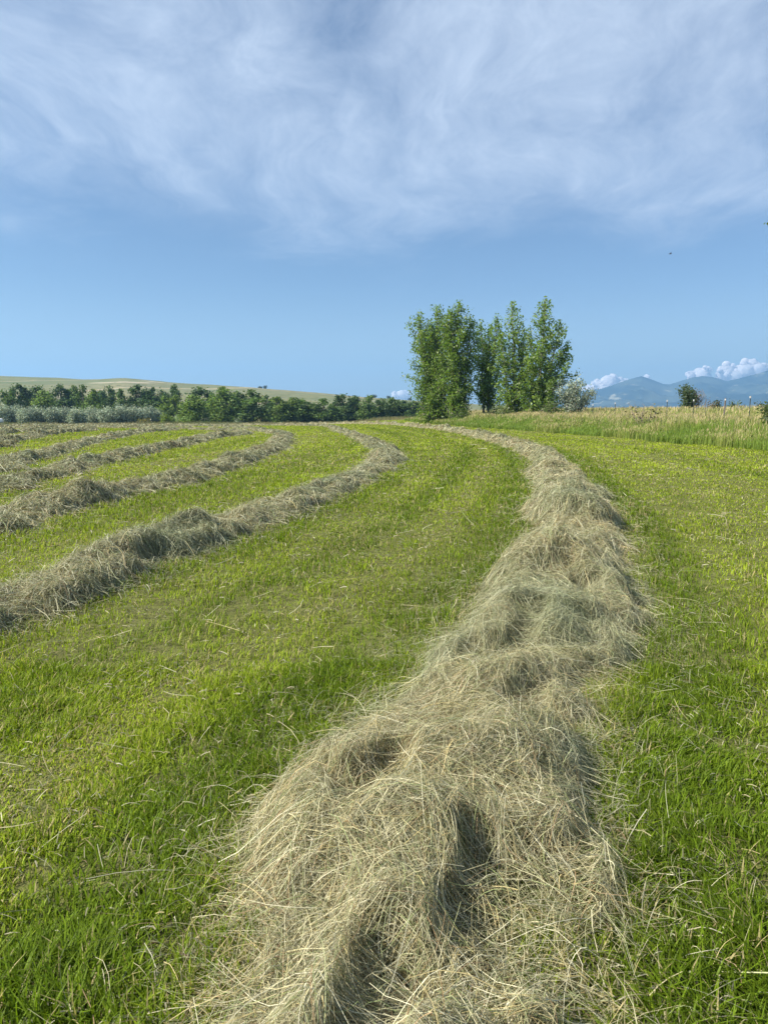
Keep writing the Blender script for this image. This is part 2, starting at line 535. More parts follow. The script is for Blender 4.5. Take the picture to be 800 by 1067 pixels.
class Row:
    def __init__(self, pts, half, height, seed, heaps=()):
        self.heaps = heaps
        self.gain = np.array([1.0, 1.0, 1.0]) if seed == 100 else np.array([0.86, 0.89, 0.90])
        self.pile = 0.64 if seed == 100 else 0.62
        self.P = catmull(pts)
        self.seed, self.half, self.height = seed, half, height
        ds = np.linalg.norm(np.diff(self.P, axis=0), axis=1)
        self.s = np.concatenate([[0], np.cumsum(ds)])
        T = unit(np.gradient(self.P, self.s, axis=0))
        k = 9
        pad = np.pad(T, ((k, k), (0, 0)), 'edge')
        T = unit(np.stack([np.convolve(pad[:, q], np.ones(2 * k + 1) / (2 * k + 1), 'valid') for q in (0, 1)], -1))
        self.Nn = np.stack([T[:, 1], -T[:, 0]], -1)      # to the right of travel
        self.len = self.s[-1]

    def xy(self, s, t):
        ss = np.clip(s, 0, self.len)
        x = np.interp(ss, self.s, self.P[:, 0]) + t * np.interp(ss, self.s, self.Nn[:, 0])
        y = np.interp(ss, self.s, self.P[:, 1]) + t * np.interp(ss, self.s, self.Nn[:, 1])
        return x, y

    def grow(self, s, near, far):
        return near + (far - near) * sst(1.2, 7.0, self.dist(s))

    def dist(self, s):
        x, y = self.xy(s, 0 * s)
        return np.hypot(x, y)

    def width(self, s):
        return self.half * self.grow(s, 0.90, 1.0) * (1 + 0.22 * vn(s / 0.95, 0 * s, self.seed + 3) + 0.12 * vn(s / 0.4, 0 * s, self.seed + 4)) \
            * np.clip(1 - sst(self.len - 4, self.len, s) * 0.8, 0.1, 1)

    def centre(self, s):
        return 0.16 * self.half * vn(s / 1.4, 0 * s, self.seed + 5)

    def H(self, s, t, detail=True):
        sd = self.seed
        s2 = s + 0.16 * vn(s / 0.55, t / 0.45, sd + 11)
        t2 = t + 0.10 * vn(s / 0.5, t / 0.5, sd + 12)
        wd = self.width(s2)
        q = (t2 - self.centre(s2)) / wd
        dome = np.clip(1 - np.abs(q) ** 2.1, 0, 1) ** 0.72
        mnd = self.mounds(s2, t2)
        h = self.height * self.grow(s, 0.75, 1.0) * (0.80 + 0.38 * vn(s2 / 1.15, 0 * s, sd + 6) + 0.16 * vn(s2 / 0.5, 0 * s, sd + 7))
        lum = 0.42 * vn(s2 / 0.62, t2 / 0.5, sd + 8) + 0.20 * (1 - 2 * np.abs(vn(s2 / 0.40, t2 / 0.33, sd + 9)))
        if detail:
            lum = lum + 0.30 * vn(s2 / 0.17, t2 / 0.17, sd + 10)
        return dome * h * np.clip(0.50 + 0.42 * lum + self.pile * self.grow(s, 0.85, 1.4) * mnd - 0.5 * self.hole(s, t), 0.10, 2.2) * self.heap(s)

    def mounds(self, s, t):
        """forkfuls of hay piled against each other: the highest of overlapping caps"""
        u_, v_ = s / 0.62, t / 0.55 + 0.37 * self.seed
        iu, iv = np.floor(u_).astype(np.int64), np.floor(v_).astype(np.int64)
        r = np.zeros_like(s)
        for a_ in (-1, 0, 1):
            for b_ in (-1, 0, 1):
                cu, cv = iu + a_, iv + b_
                du = u_ - cu - _h(cu, cv, self.seed + 31)
                dv = v_ - cv - _h(cu, cv, self.seed + 32)
                an = 3.1416 * _h(cu, cv, self.seed + 33)
                ca, sa = np.cos(an), np.sin(an)
                e1, e2 = du * ca + dv * sa, (dv * ca - du * sa) * 1.6
                rad = 0.65 + 0.45 * _h(cu, cv, self.seed + 34)
                cap = np.clip(1 - (e1 * e1 + e2 * e2) / (rad * rad), 0, 1) ** 0.6
                r = np.maximum(r, cap * (0.45 + 0.65 * _h(cu, cv, self.seed + 35)))
        return r

    def hole(self, s, t):
        """torn dark pockets between the forkfuls"""
        a_ = vn(s / 0.30 + 0.6 * vn(s / 0.2, t / 0.2, self.seed + 40), t / 0.24, self.seed + 41)
        return sst(0.34, 0.62, a_)

    def heap(self, s):
        r = 1 + 0 * s
        for hx_, hy_, amp, wd_ in self.heaps:
            i_ = np.hypot(self.P[:, 0] - hx_, self.P[:, 1] - hy_).argmin()
            r = r + amp * np.exp(-((s - self.s[i_]) / wd_) ** 2)
        return r

    def near(self, x, y):
        """signed side distance and s of the closest centre point"""
        bi = np.zeros(len(x), int)
        P = self.P
        for c0 in range(0, len(x), 20000):
            sl_ = slice(c0, c0 + 20000)
            d2 = (x[sl_, None] - P[None, :, 0]) ** 2 + (y[sl_, None] - P[None, :, 1]) ** 2
            bi[sl_] = d2.argmin(1)
        rel = np.stack([x, y], -1) - P[bi]
        t = (rel * self.Nn[bi]).sum(-1)
        return t, self.s[bi], np.linalg.norm(rel, axis=-1)


HAYCOL = np.array([[0.47, 0.41, 0.21], [0.54, 0.49, 0.28], [0.36, 0.36, 0.17], [0.63, 0.58, 0.37], [0.27, 0.31, 0.12], [0.36, 0.24, 0.12], [0.55, 0.44, 0.19]])
HAYW = np.array([0.25, 0.23, 0.15, 0.14, 0.09, 0.06, 0.08])


def hay_colours(n_, green):
    c_ = HAYCOL[rng.choice(len(HAYCOL), n_, p=HAYW)]
    g = np.clip(green, 0, 1)[:, None]
    c_ = c_ * (1 - 0.55 * g) + np.array([0.27, 0.31, 0.17]) * 0.55 * g
    return c_ * rng.uniform(0.5, 1.35, (n_, 1)) * np.array([0.84, 0.865, 0.94])


def stalks(row, s, t, L, wid, K=5, lift=0.06, spread=1.5, arch=0.04):
    """stalks of hay lying on the row's surface"""
    n_ = len(s)
    sd = row.seed
    th = math.pi * 1.2 * vn(s / 0.5, t / 0.42, sd + 20) + math.pi / 2 * (1 + 0.0 * s) + rng.normal(0, spread, n_)
    # locks: stalks that were raked together keep one direction
    cell = np.floor(s / 0.085).astype(np.int64) * 8191 + np.floor(t / 0.075).astype(np.int64)
    lock = _h(cell, cell * 0 + 3, sd + 50)
    inl = rng.random(n_) < 0.45
    th = np.where(inl, 2 * math.pi * lock + rng.normal(0, 0.22, n_), th)
    kap = rng.normal(0, 1.7, n_)
    u_ = np.linspace(-0.5, 0.5, K)
    S_ = np.empty((n_, K))
    T_ = np.empty((n_, K))
    kink = np.where(rng.random(n_) < 0.3, rng.normal(0, 0.8, n_), 0)
    for k in range(K):
        a_ = th + kap * u_[k] * L + kink * (u_[k] > 0.05)
        S_[:, k] = s + np.cos(a_) * u_[k] * L
        T_[:, k] = t + np.sin(a_) * u_[k] * L
    Hs = row.H(S_, T_, detail=False)
    Hs = 0.5 * Hs + 0.25 * (np.roll(Hs, 1, 1) + np.roll(Hs, -1, 1)) if K > 4 else Hs
    Hs[:, 0] = row.H(S_[:, 0], T_[:, 0], False)
    Hs[:, -1] = row.H(S_[:, -1], T_[:, -1], False)
    Hd = row.H(s, t)
    o0 = rng.uniform(-0.06, lift, n_)
    o1 = rng.uniform(-0.06, lift, n_)
    stick = rng.random(n_) < 0.16
    o1 = o1 + stick * rng.uniform(0.02, 0.12, n_)
    ar = rng.uniform(0, arch, n_) + inl * (_h(cell, cell * 0 + 9, sd + 51) > 0.75) * rng.uniform(0.0, 0.06, n_)
    uu = np.linspace(0, 1, K)[None, :]
    Z = Hs * 0.6 + 0.4 * Hd[:, None] * (Hs / np.maximum(Hs.max(1), 0.02)[:, None]) + o0[:, None] * (1 - uu) + o1[:, None] * uu + ar[:, None] * 4 * uu * (1 - uu)
    X, Y = row.xy(S_, T_)
    Z = np.maximum(Z, 0.008) + ground_z(X, Y)
    C = np.stack([X, Y, Z], -1)
    tan = unit(C[:, -1] - C[:, 0])
    side = unit(np.cross(tan, np.array([0, 0, 1.0]) + rng.normal(0, 0.6, (n_, 3))))
    wk = wid[:, None] * np.linspace(1.0, 0.55, K)[None, :]
    col = row.gain * hay_colours(n_, 0.18 + 0.9 * vn(s / 0.9, t / 0.7, sd + 21) + 0.3 * vn(s / 0.25, t / 0.25, sd + 22))
    return ribbons(C, side, wk, col)


def windrow(name, row, label, s_near, s_far, dens0, d0, power, dmin, wbase):
    ac = Acc()
    # body: rings spaced by distance
    ss = [0.0]
    while ss[-1] < row.len:
        ss.append(ss[-1] + min(0.9, max(0.045, float(row.dist(np.array([ss[-1]]))[0]) * 0.006)))
    ss = np.array(ss[:-1] + [row.len])
    tn = np.linspace(-1, 1, 41)
    Sg = np.repeat(ss[:, None], len(tn), 1)
    wd = row.width(ss) * 1.22
    Tg = row.centre(ss)[:, None] + tn[None, :] * wd[:, None]
    Hg = row.H(Sg, Tg) * 0.86 - 0.02 - 0.06 * row.hole(Sg, Tg)
    X, Y = row.xy(Sg, Tg)
    V = np.stack([X, Y, Hg + ground_z(X, Y)], -1)
    K, L = V.shape[:2]
    i, j = np.meshgrid(np.arange(K - 1), np.arange(L - 1), indexing='ij')
    Q = np.stack([i * L + j, i * L + j + 1, (i + 1) * L + j + 1, (i + 1) * L + j], -1).reshape(-1, 4)
    nb = len(Q)
    ac.add(V.reshape(-1, 3), Q)
    # stalks, thinning out with distance
    cand = np.linspace(s_near, s_far, 4000)
    dd = np.maximum(row.dist(cand), dmin)
    px_, py_ = row.xy(cand, 0 * cand)
    vis = (np.abs(px_) < 0.66 * py_ + 1.6) & (py_ > 0.6)
    dens = dens0 * np.minimum(1, (d0 / dd) ** power) * 2.4 * row.half * vis
    cum = np.concatenate([[0], np.cumsum((dens[1:] + dens[:-1]) / 2 * np.diff(cand))])
    nst = int(cum[-1])
    s = np.interp(rng.random(nst) * cum[-1], cum, cand)
    t = row.centre(s) + row.width(s) * np.clip(rng.normal(0, 0.66, nst), -1.75, 1.75)
    un = rng.random(nst) < 0.55
    t = np.where(un, row.centre(s) + row.width(s) * rng.uniform(-1.0, 1.0, nst), t)
    ok = rng.random(nst) > 0.72 * row.hole(s, t)
    s, t = s[ok], t[ok]
    nst = len(s)
    d_ = np.maximum(row.dist(s), dmin)
    sc = np.maximum(1, d_ / d0)
    wid = wbase * sc ** (power / 2 + 0.10) * np.minimum(np.exp(rng.normal(-0.1, 0.42, nst)), 1.35)
    L_ = np.where(rng.random(nst) < 0.4, rng.uniform(0.03, 0.14, nst), rng.uniform(0.12, 0.42, nst)) * np.clip(sc ** 0.25, 1, 1.6)
    outq = np.abs(t - row.centre(s)) / row.width(s)
    L_ = np.where(outq > 1.08, L_ * 0.55, L_)
    wid = np.where(outq > 1.08, np.minimum(wid, wbase * sc ** (power / 2 + 0.1) * 0.85), wid)
    nr_ = d_ < d0 * 2.2
    for sel, K in ((nr_, 6), (~nr_, 4)):
        if sel.any():
            v_, q_, c_ = stalks(row, s[sel], t[sel], L_[sel], wid[sel], K)
            ac.add(v_, q_, c_)
    q = np.concatenate(ac.f)
    mi = np.ones(len(q), np.int32)
    mi[:nb] = 0
    me = mesh(name, np.concatenate(ac.v), q, [M_haybody, M_hay], np.concatenate(ac.c), mi)
    sm = np.zeros(len(me.polygons), bool)
    sm[:nb] = True
    me.polygons.foreach_set('use_smooth', sm)
    o = link('hay_windrow', me)
    tag(o, label, 'windrow', 'curving windrows of cut hay')
    return o


def trace(pix, extra=()):
    return [tuple(on_ground(px, py)[:2]) for px, py in pix] + list(extra)


ROWS = []
main = Row([(-0.35, -1.2), (-0.12, 0.5), (0.0, 1.76), (0.33, 3.18), (0.92, 4.62), (1.68, 6.77), (2.68, 10.25), (4.15, 17.75), (5.6, 27.7),
            (6.1, 38.5), (5.5, 56), (3.6, 72), (0.2, 90), (-7, 107), (-20, 122), (-38, 134), (-60, 142)], 0.57, 0.30, 100)
second = Row([(-5.2, 0.6), (-4.3, 3.4)] + trace([(0, 645), (70, 614), (130, 590), (200, 566), (250, 547), (300, 529), (350, 510), (390, 491), (404, 478), (396, 467), (376, 457), (357, 450.5)],
             [(-8, 88), (-20, 103), (-38, 114), (-60, 120)]), 0.50, 0.19, 200)
third = Row([(-8.6, 4), (-7.8, 7.5)] + trace([(-20, 556), (0, 547), (60, 531), (120, 516), (190, 502), (230, 489), (268, 475), (288, 465), (294, 457), (285, 451)],
            [(-18, 82), (-30, 93), (-50, 101), (-70, 104)]), 0.53, 0.215, 300, [(*on_ground(48, 532)[:2], 0.75, 0.8)])
fourth = Row([(-12.6, 8)] + trace([(-20, 513), (0, 507), (50, 497), (90, 486), (130, 477), (180, 466), (218, 457), (250, 450.5)],
             [(-25, 76), (-38, 85), (-58, 91)]), 0.54, 0.215, 400)
fifth = Row([(-17, 14)] + trace([(-20, 494), (0, 488), (40, 477), (75, 467), (110, 458), (140, 451.5), (175, 447.5)],
            [(-36, 78), (-58, 84)]), 0.54, 0.215, 500)
sixth = Row([(-22, 21)] + trace([(-20, 468), (0, 463), (27, 457), (55, 452), (90, 448)], [(-40, 72), (-60, 76)]), 0.60, 0.25, 600)
seventh = Row([(-30, 34)] + trace([(-25, 456), (0, 452.5), (30, 449.5), (60, 447)], [(-52, 72), (-70, 75)]), 0.60, 0.25, 700)
ROWS = [main, second, third, fourth, fifth, sixth, seventh]
windrow('hay_windrow', main, 'widest windrow of cut hay running from the foreground away to the poplars', 0.6, main.len, 18500, 4.2, 1.75, 1.5, 0.0021)
windrow('hay_windrow', second, 'windrow of cut hay next left of the foreground one, bulging at its far bend', 0.3, second.len, 9000, 6.5, 1.7, 5, 0.0040)
windrow('hay_windrow', third, 'windrow with a big rounded dark heap at the left edge, third counted from the foreground', 0.3, third.len, 6000, 9, 1.7, 9, 0.0055)
windrow('hay_windrow', fourth, 'fourth windrow from the foreground, behind the row with the rounded dark heap', 0.3, fourth.len, 4000, 12, 1.7, 12, 0.008)
windrow('hay_windrow', fifth, 'fifth windrow from the foreground, meeting the fourth near the left edge', 0.3, fifth.len, 3000, 15, 1.7, 14, 0.010)
windrow('hay_windrow', sixth, 'sixth windrow from the foreground, beyond the last broad green strip', 0.3, sixth.len, 1600, 22, 1.7, 20, 0.014)
windrow('hay_windrow', seventh, 'farthest short windrow, right in front of the silvery shrubs', 0.3, seventh.len, 1200, 30, 1.7, 30, 0.018)

# ------------------------------------------------------------------ mown grass
def wedge(n_, d0, d1, power, slope=0.66, pad=1.4):
    """random points ahead, density per area falling as distance**-power"""
    a_ = 2 - power
    q = rng.random(n_)
    y = (d0 ** a_ + q * (d1 ** a_ - d0 ** a_)) ** (1 / a_) if abs(a_) > 1e-6 else d0 * (d1 / d0) ** q
    x = rng.uniform(-1, 1, n_) * (slope * y + pad)
    return x, y


def row_field(x, y, reach=75.0):
    """distance outside the nearest hay and which side of it"""
    best = np.full(len(x), 9.0)
    right = np.zeros(len(x), bool)
    for r_ in ROWS:
        box_ = (x > r_.P[:, 0].min() - 3) & (x < r_.P[:, 0].max() + 3) & (y < 140)
        if not box_.any():
            continue
        t, s_, dd = r_.near(x[box_], y[box_])
        out = dd - r_.width(s_)
        b_ = best[box_]
        k = out < b_
        b_[k] = out[k]
        best[box_] = b_
        rb = right[box_]
        rb[k] = t[k] > 0
        right[box_] = rb
    return best, right


def grass(x, y, hgt, wid, K=3):
    n_ = len(x)
    out, right = row_field(x, y)
    e = x - edge_x(y)
    thin = fbm(x / 0.30, y / 0.34, 47, 3)
    keep = (rng.random(n_) > 0.75 * sst(0.12, 0.42, thin) * (1 - sst(5, 12, y))) & ((out > -0.12) | (rng.random(n_) < 0.06)) & (e < 0.6)
    x, y, hgt, wid, out, right = x[keep], y[keep], hgt[keep], wid[keep], out[keep], right[keep]
    n_ = len(x)
    p1 = 0.7 * fbm(x / 1.6, y / 2.4, 31, 3)
    p2 = fbm(x / 0.45, y / 0.45, 35, 3)
    p3 = vn(x / 0.16, y / 0.16, 39)
    mt, ms, md = main.near(x, y)
    band = vn(mt / 0.5, ms / 14, 61) * 0.6 + vn(mt / 1.3, ms / 25, 62) * 0.6
    band = band * (1 - sst(60, 90, y)) + 0.35 * np.exp(-((mt - 2.6) / 0.9) ** 2) - 0.35 * np.exp(-((mt - 0.95) / 0.3) ** 2) + 0.25 * (mt > 1.5)
    wob = 0.10 * vn(ms / 3, 0 * ms, 66)
    trk = sum(np.exp(-((mt + wob - c_) / 0.17) ** 2) for c_ in (-3.35, -1.75, 2.05, 3.75, 5.6, 7.3)) * (0.65 + 0.35 * vn(ms / 1.5, mt * 0, 67)) * (1 - sst(70, 110, y))
    grv = np.exp(-((mt + wob + 2.55) / 0.25) ** 2) + np.exp(-((mt + wob - 2.9) / 0.25) ** 2) + np.exp(-((mt + wob + 0.95) / 0.2) ** 2)
    band = band + 0.55 * trk - 0.45 * grv * (1 - sst(70, 110, y))
    mid = np.exp(-((out - 1.25) / 0.3) ** 2) * 0.2 + 0.2 * np.clip(band, 0, 1) + 0.35 * trk                    # wheel track between rows
    lush = np.clip(0.5 - 0.35 * band + 0.45 * p1 + 0.55 * p2 + 0.35 * (1 - sst(0, 0.55, out)), 0, 1.3)
    hgt = hgt * (0.30 + 0.9 * lush) * (1 - 0.4 * np.clip(trk, 0, 1)) * (1 + 0.35 * p3)
    az = rng.uniform(0, 2 * math.pi, n_)
    lean = np.abs(rng.normal(0.55, 0.5, n_))
    wind = 2.2 + 1.4 * vn(x / 0.8, y / 0.8, 44)
    flat = rng.random(n_) < 0.35
    az = np.where(flat, wind + rng.normal(0, 0.6, n_), az)
    lean = np.where(flat, lean + 0.4, lean)
    dx, dy = np.cos(az), np.sin(az)
    side = np.stack([-dy, dx, 0 * dx], -1)
    base = np.stack([x, y, ground_z(x, y)], -1)
    u_ = np.linspace(0, 1, K)
    bend = lean[:, None] * u_[None] ** 1.7
    C = base[:, None, :] + np.stack([dx[:, None] * bend * hgt[:, None], dy[:, None] * bend * hgt[:, None],
                                     hgt[:, None] * (u_[None] * np.clip(1 - 0.28 * lean[:, None] * u_[None], 0.25, 1))], -1)
    C[:, 0, 2] -= 0.01
    wk = wid[:, None] * np.array([1.0, 0.85, 0.18] if K == 3 else [1, 0.95, 0.7, 0.12])[None]
    g = np.array([0.118, 0.180, 0.011])
    gy = np.array([0.305, 0.375, 0.028])
    f = np.clip(0.40 + 0.75 * band + 0.35 * p1 - 0.25 * p2 + rng.normal(0, 0.28, n_) + 0.38 * sst(5, 28, y), 0, 1)[:, None]
    col = g * (1 - f) + gy * f
    straw = rng.random(n_) < np.clip(0.04 + 0.08 * p2 + mid * 0.42 + 0.10 * (p1 < -0.25) + 0.05 * sst(8, 30, y) + 0.25 * (1 - sst(0.0, 0.2, out)), 0.02, 0.6)
    sc = np.array([0.42, 0.36, 0.17]) * rng.uniform(0.6, 1.25, (n_, 1))
    col = np.where(straw[:, None], sc, col * rng.uniform(0.5, 1.5, (n_, 1)))
    return ribbons(C, side, wk, col)


ac = Acc()
x, y = wedge(195000, 1.0, 4.5, 0.3, 0.62, 0.9)
s_ = rng.uniform(0.6, 1.3, len(x))
ac.add(*grass(x, y, 0.064 * s_, 0.0052 * rng.uniform(0.6, 1.4, len(x)), 4))
x, y = wedge(480000, 4.5, 130, 1.72, 0.62, 1.2)
sc = np.maximum(1, y / 4.5)
ac.add(*grass(x, y, 0.064 * rng.uniform(0.6, 1.3, len(x)) * sc ** 0.12, 0.0050 * sc ** 0.93 * rng.uniform(0.6, 1.4, len(x)), 3))
tag(link('mown_grass', ac.build('mown_grass', M_grass)), 'short green grass mown between the windrows', 'grass', kind='stuff')

# loose stalks strewn over the stubble
x, y = wedge(16000, 1.0, 60, 1.35, 0.62, 1.0)
out, right = row_field(x, y)
pr = 0.05 + 0.9 * np.exp(-np.clip(out, 0, 9) / 0.28) + 0.12 * (fbm(x / 1.4, y / 1.4, 60, 2) > 0.18) + 0.3 * np.exp(-((out - 1.25) / 0.25) ** 2)
k = (rng.random(len(x)) < pr) & (out > -0.2) & (x < edge_x(y))
x, y = x[k], y[k]
n_ = len(x)
th = rng.uniform(0, 2 * math.pi, n_)
L_ = rng.uniform(0.06, 0.32, n_) * np.maximum(1, y / 10) ** 0.3
u_ = np.linspace(-0.5, 0.5, 4)
kp = rng.normal(0, 2.0, n_)
X = x[:, None] + np.cos(th[:, None] + kp[:, None] * u_ * L_[:, None]) * u_ * L_[:, None]
Y = y[:, None] + np.sin(th[:, None] + kp[:, None] * u_ * L_[:, None]) * u_ * L_[:, None]
Z = ground_z(X, Y) + rng.uniform(0.02, 0.075, (n_, 1)) + rng.normal(0, 0.06, (n_, 1)) * u_
C = np.stack([X, Y, Z], -1)
side = unit(np.cross(unit(C[:, -1] - C[:, 0]), np.array([0, 0, 1.0]) + rng.normal(0, 0.5, (n_, 3))))
wd = 0.0026 * np.maximum(1, y / 4.5)[:, None] ** 0.8 * rng.uniform(0.6, 1.3, (n_, 1)) * np.array([1, 1, 0.9, 0.6])[None]
v_, q_, c_ = ribbons(C, side, wd, hay_colours(n_, np.zeros(n_)) * 0.95)
tag(link('loose_straw', mesh('loose_straw', v_, q_, M_hay, c_)), 'loose pale stalks strewn over the mown grass', 'straw', kind='stuff')

# chopped litter between the blades
x, y = wedge(90000, 1.0, 28, 1.6, 0.62, 1.0)
out, right = row_field(x, y)
mt, ms, md = main.near(x, y)
pr = 0.10 + 0.35 * (fbm(x / 0.7, y / 0.7, 64, 3) > 0.12) + 0.9 * np.exp(-np.clip(out, 0, 9) / 0.22) + 0.15 * (vn(mt / 0.5, ms / 14, 61) > 0.2)
k = (rng.random(len(x)) < pr) & (out > -0.1) & (x < edge_x(y))
x, y = x[k], y[k]
n_ = len(x)
th = rng.uniform(0, 2 * math.pi, n_)
L_ = rng.uniform(0.012, 0.07, n_) * np.maximum(1, y / 6) ** 0.5
u_ = np.linspace(-0.5, 0.5, 3)
X = x[:, None] + np.cos(th)[:, None] * u_ * L_[:, None]
Y = y[:, None] + np.sin(th)[:, None] * u_ * L_[:, None]
Z = ground_z(X, Y) + rng.uniform(0.005, 0.05, (n_, 1)) + rng.normal(0, 0.25, (n_, 1)) * u_ * L_[:, None] + np.array([0, 0.004, 0])
C = np.stack([X, Y, Z], -1)
side = unit(np.cross(unit(C[:, -1] - C[:, 0]), np.array([0, 0, 1.0]) + rng.normal(0, 0.5, (n_, 3))))
wd = 0.0032 * np.maximum(1, y / 4.5)[:, None] ** 0.85 * rng.uniform(0.6, 1.7, (n_, 1)) * np.array([1, 1, 0.7])[None]
v_, q_, c_ = ribbons(C, side, wd, hay_colours(n_, np.zeros(n_)) * 0.7)
tag(link('hay_litter', mesh('hay_litter', v_, q_, M_hay, c_)), 'chopped hay litter lying between the grass blades', 'hay litter', kind='stuff')

# ------------------------------------------------------------------ tall uncut grass on the right
def tall(n_, y0, y1, power, e0, e1, hmul, wbase):
    a_ = 2 - power
    q = rng.random(n_)
    y = (y0 ** a_ + q * (y1 ** a_ - y0 ** a_)) ** (1 / a_)
    e = e0 + (e1 - e0) * rng.random(n_) ** 1.25
    x = edge_x(y) + e + 0.5 * vn(y / 1.3, 0 * y, 51)
    k = (x < 0.68 * y + 3)
    x, y, e = x[k], y[k], e[k]
    n_ = len(x)
    pch = fbm(x / 2.2, y / 3.0, 52, 3)
    hgt = (0.46 + 0.42 * sst(0, 4.0, e) + 0.26 * pch) * rng.uniform(0.6, 1.2, n_) * hmul
    az = rng.uniform(0, 2 * math.pi, n_)
    lean = np.abs(rng.normal(0.16, 0.14, n_))
    dx, dy = np.cos(az) * 0.7 + 0.5, np.sin(az) * 0.7
    ang = rng.uniform(-1.57, 1.57, n_)
    side = np.stack([np.cos(ang), np.sin(ang), 0 * ang], -1)
    u_ = np.array([0, 0.42, 0.74, 0.86, 1.0])
    bend = lean[:, None] * u_[None] ** 2
    base = np.stack([x, y, ground_z(x, y) - 0.02], -1)
    C = base[:, None, :] + np.stack([dx[:, None] * bend * hgt[:, None], dy[:, None] * bend * hgt[:, None], hgt[:, None] * u_[None]], -1)
    head = rng.random(n_) < np.clip(0.10 + 0.35 * sst(0.5, 7, e) + 0.3 * pch, 0, 0.8)
    wn = np.where(head[:, None], np.array([0.8, 0.55, 0.5, 1.5, 0.3])[None], np.array([1.2, 1.1, 0.8, 0.5, 0.1])[None])
    wk = wbase * np.maximum(1, y / 25)[:, None] ** 0.9 * wn * rng.uniform(0.6, 1.4, (n_, 1))
    dryf = np.clip(0.08 + 0.34 * sst(0, 12, e) + 0.55 * pch + rng.normal(0, 0.22, n_), 0, 1)[:, None]
    green = np.array([0.155, 0.23, 0.036]) * (1 - dryf) + np.array([0.33, 0.32, 0.11]) * dryf
    green = green * rng.uniform(0.75, 1.25, (n_, 1))
    tan_ = np.array([0.42, 0.34, 0.19]) * rng.uniform(0.75, 1.25, (n_, 1))
    cols = np.repeat(green[:, None, :], 5, 1)
    hm = head[:, None]
    cols[:, 3] = np.where(hm, tan_, green)
    cols[:, 4] = np.where(hm, tan_, green)
    return ribbons(C, side, wk, cols)


ac = Acc()
ac.add(*tall(170000, 16, 120, 1.9, 0.0, 9, 1.0, 0.012))
ac.add(*tall(90000, 16, 170, 1.6, 6.0, 60, 1.0, 0.013))
tag(link('tall_grass', ac.build('tall_grass', M_tall)), 'tall uncut grass with tan seed heads along the right of the field', 'grass', kind='stuff')

# dry grass fringe in front of the shrubs
n_ = 30000
y = rng.uniform(146, 190, n_)
x = rng.uniform(-0.72, 0.06, n_) * y
e = fbm(x / 6, y / 6, 55, 3)
hgt = np.clip(0.45 + 0.5 * e, 0.15, 1.2) * rng.uniform(0.5, 1.3, n_)
C = np.stack([x, y, ground_z(x, y)], -1)[:, None, :] + np.array([0, 0, 1.0]) * (hgt[:, None] * np.array([0, 0.6, 1.0]))[:, :, None]
C[:, 2, 0] += rng.normal(0, 0.1, n_)
side = np.tile(np.array([1.0, 0, 0]), (n_, 1))
wd = 0.09 * rng.uniform(0.5, 1.4, (n_, 1)) * np.array([1, 0.8, 0.3])[None]
f = np.clip(0.5 + 0.7 * fbm(x / 9, y / 9, 57, 2) + rng.normal(0, 0.2, n_), 0, 1)[:, None]
cl = (np.array([0.12, 0.15, 0.05]) * (1 - f) + np.array([0.33, 0.27, 0.14]) * f) * rng.uniform(0.8, 1.2, (n_, 1))
v_, q_, c_ = ribbons(C, side, wd, cl)
tag(link('dry_grass', mesh('dry_grass', v_, q_, M_tall, c_)), 'dry tan grass fringe in front of the silvery shrubs', 'grass', kind='stuff')

# ------------------------------------------------------------------ trees
def leaves(P, size, colour, var=0.25, up=0.3, elong=0.75, seed=0):
    """one small diamond per point"""
    n_ = len(P)
    nrm = unit(rng.normal(0, 1, (n_, 3)) + np.array([0, 0, up]))
    a_ = unit(np.cross(nrm, rng.normal(0, 1, (n_, 3))))
    b_ = np.cross(nrm, a_)
    l = size * rng.uniform(0.6, 1.35, (n_, 1))
    V = np.stack([P - a_ * l / 2, P + b_ * l * elong / 2, P + a_ * l / 2, P - b_ * l * elong / 2], 1).reshape(-1, 3)
    Q = np.arange(n_ * 4).reshape(-1, 4)
    c_ = np.asarray(colour)[None] * rng.uniform(1 - var, 1 + var, (n_, 1))
    c_ = c_ * (1 + rng.normal(0, 0.10, (n_, 1)) * np.array([[1.0, 0.3, 0.0]]))
    return V, Q, np.repeat(np.clip(c_, 0.005, 1), 4, 0)


def limb(p0, d0, L, K, wander, curl):
    """a wandering line that bends upward by curl"""
    pts = [np.array(p0, float)]
    d_ = np.array(d0, float) / np.linalg.norm(d0)
    for k in range(K - 1):
        d_ = d_ + rng.normal(0, wander, 3) + np.array([0, 0, curl])
        d_ /= np.linalg.norm(d_)
        pts.append(pts[-1] + d_ * L / (K - 1))
    return np.array(pts)


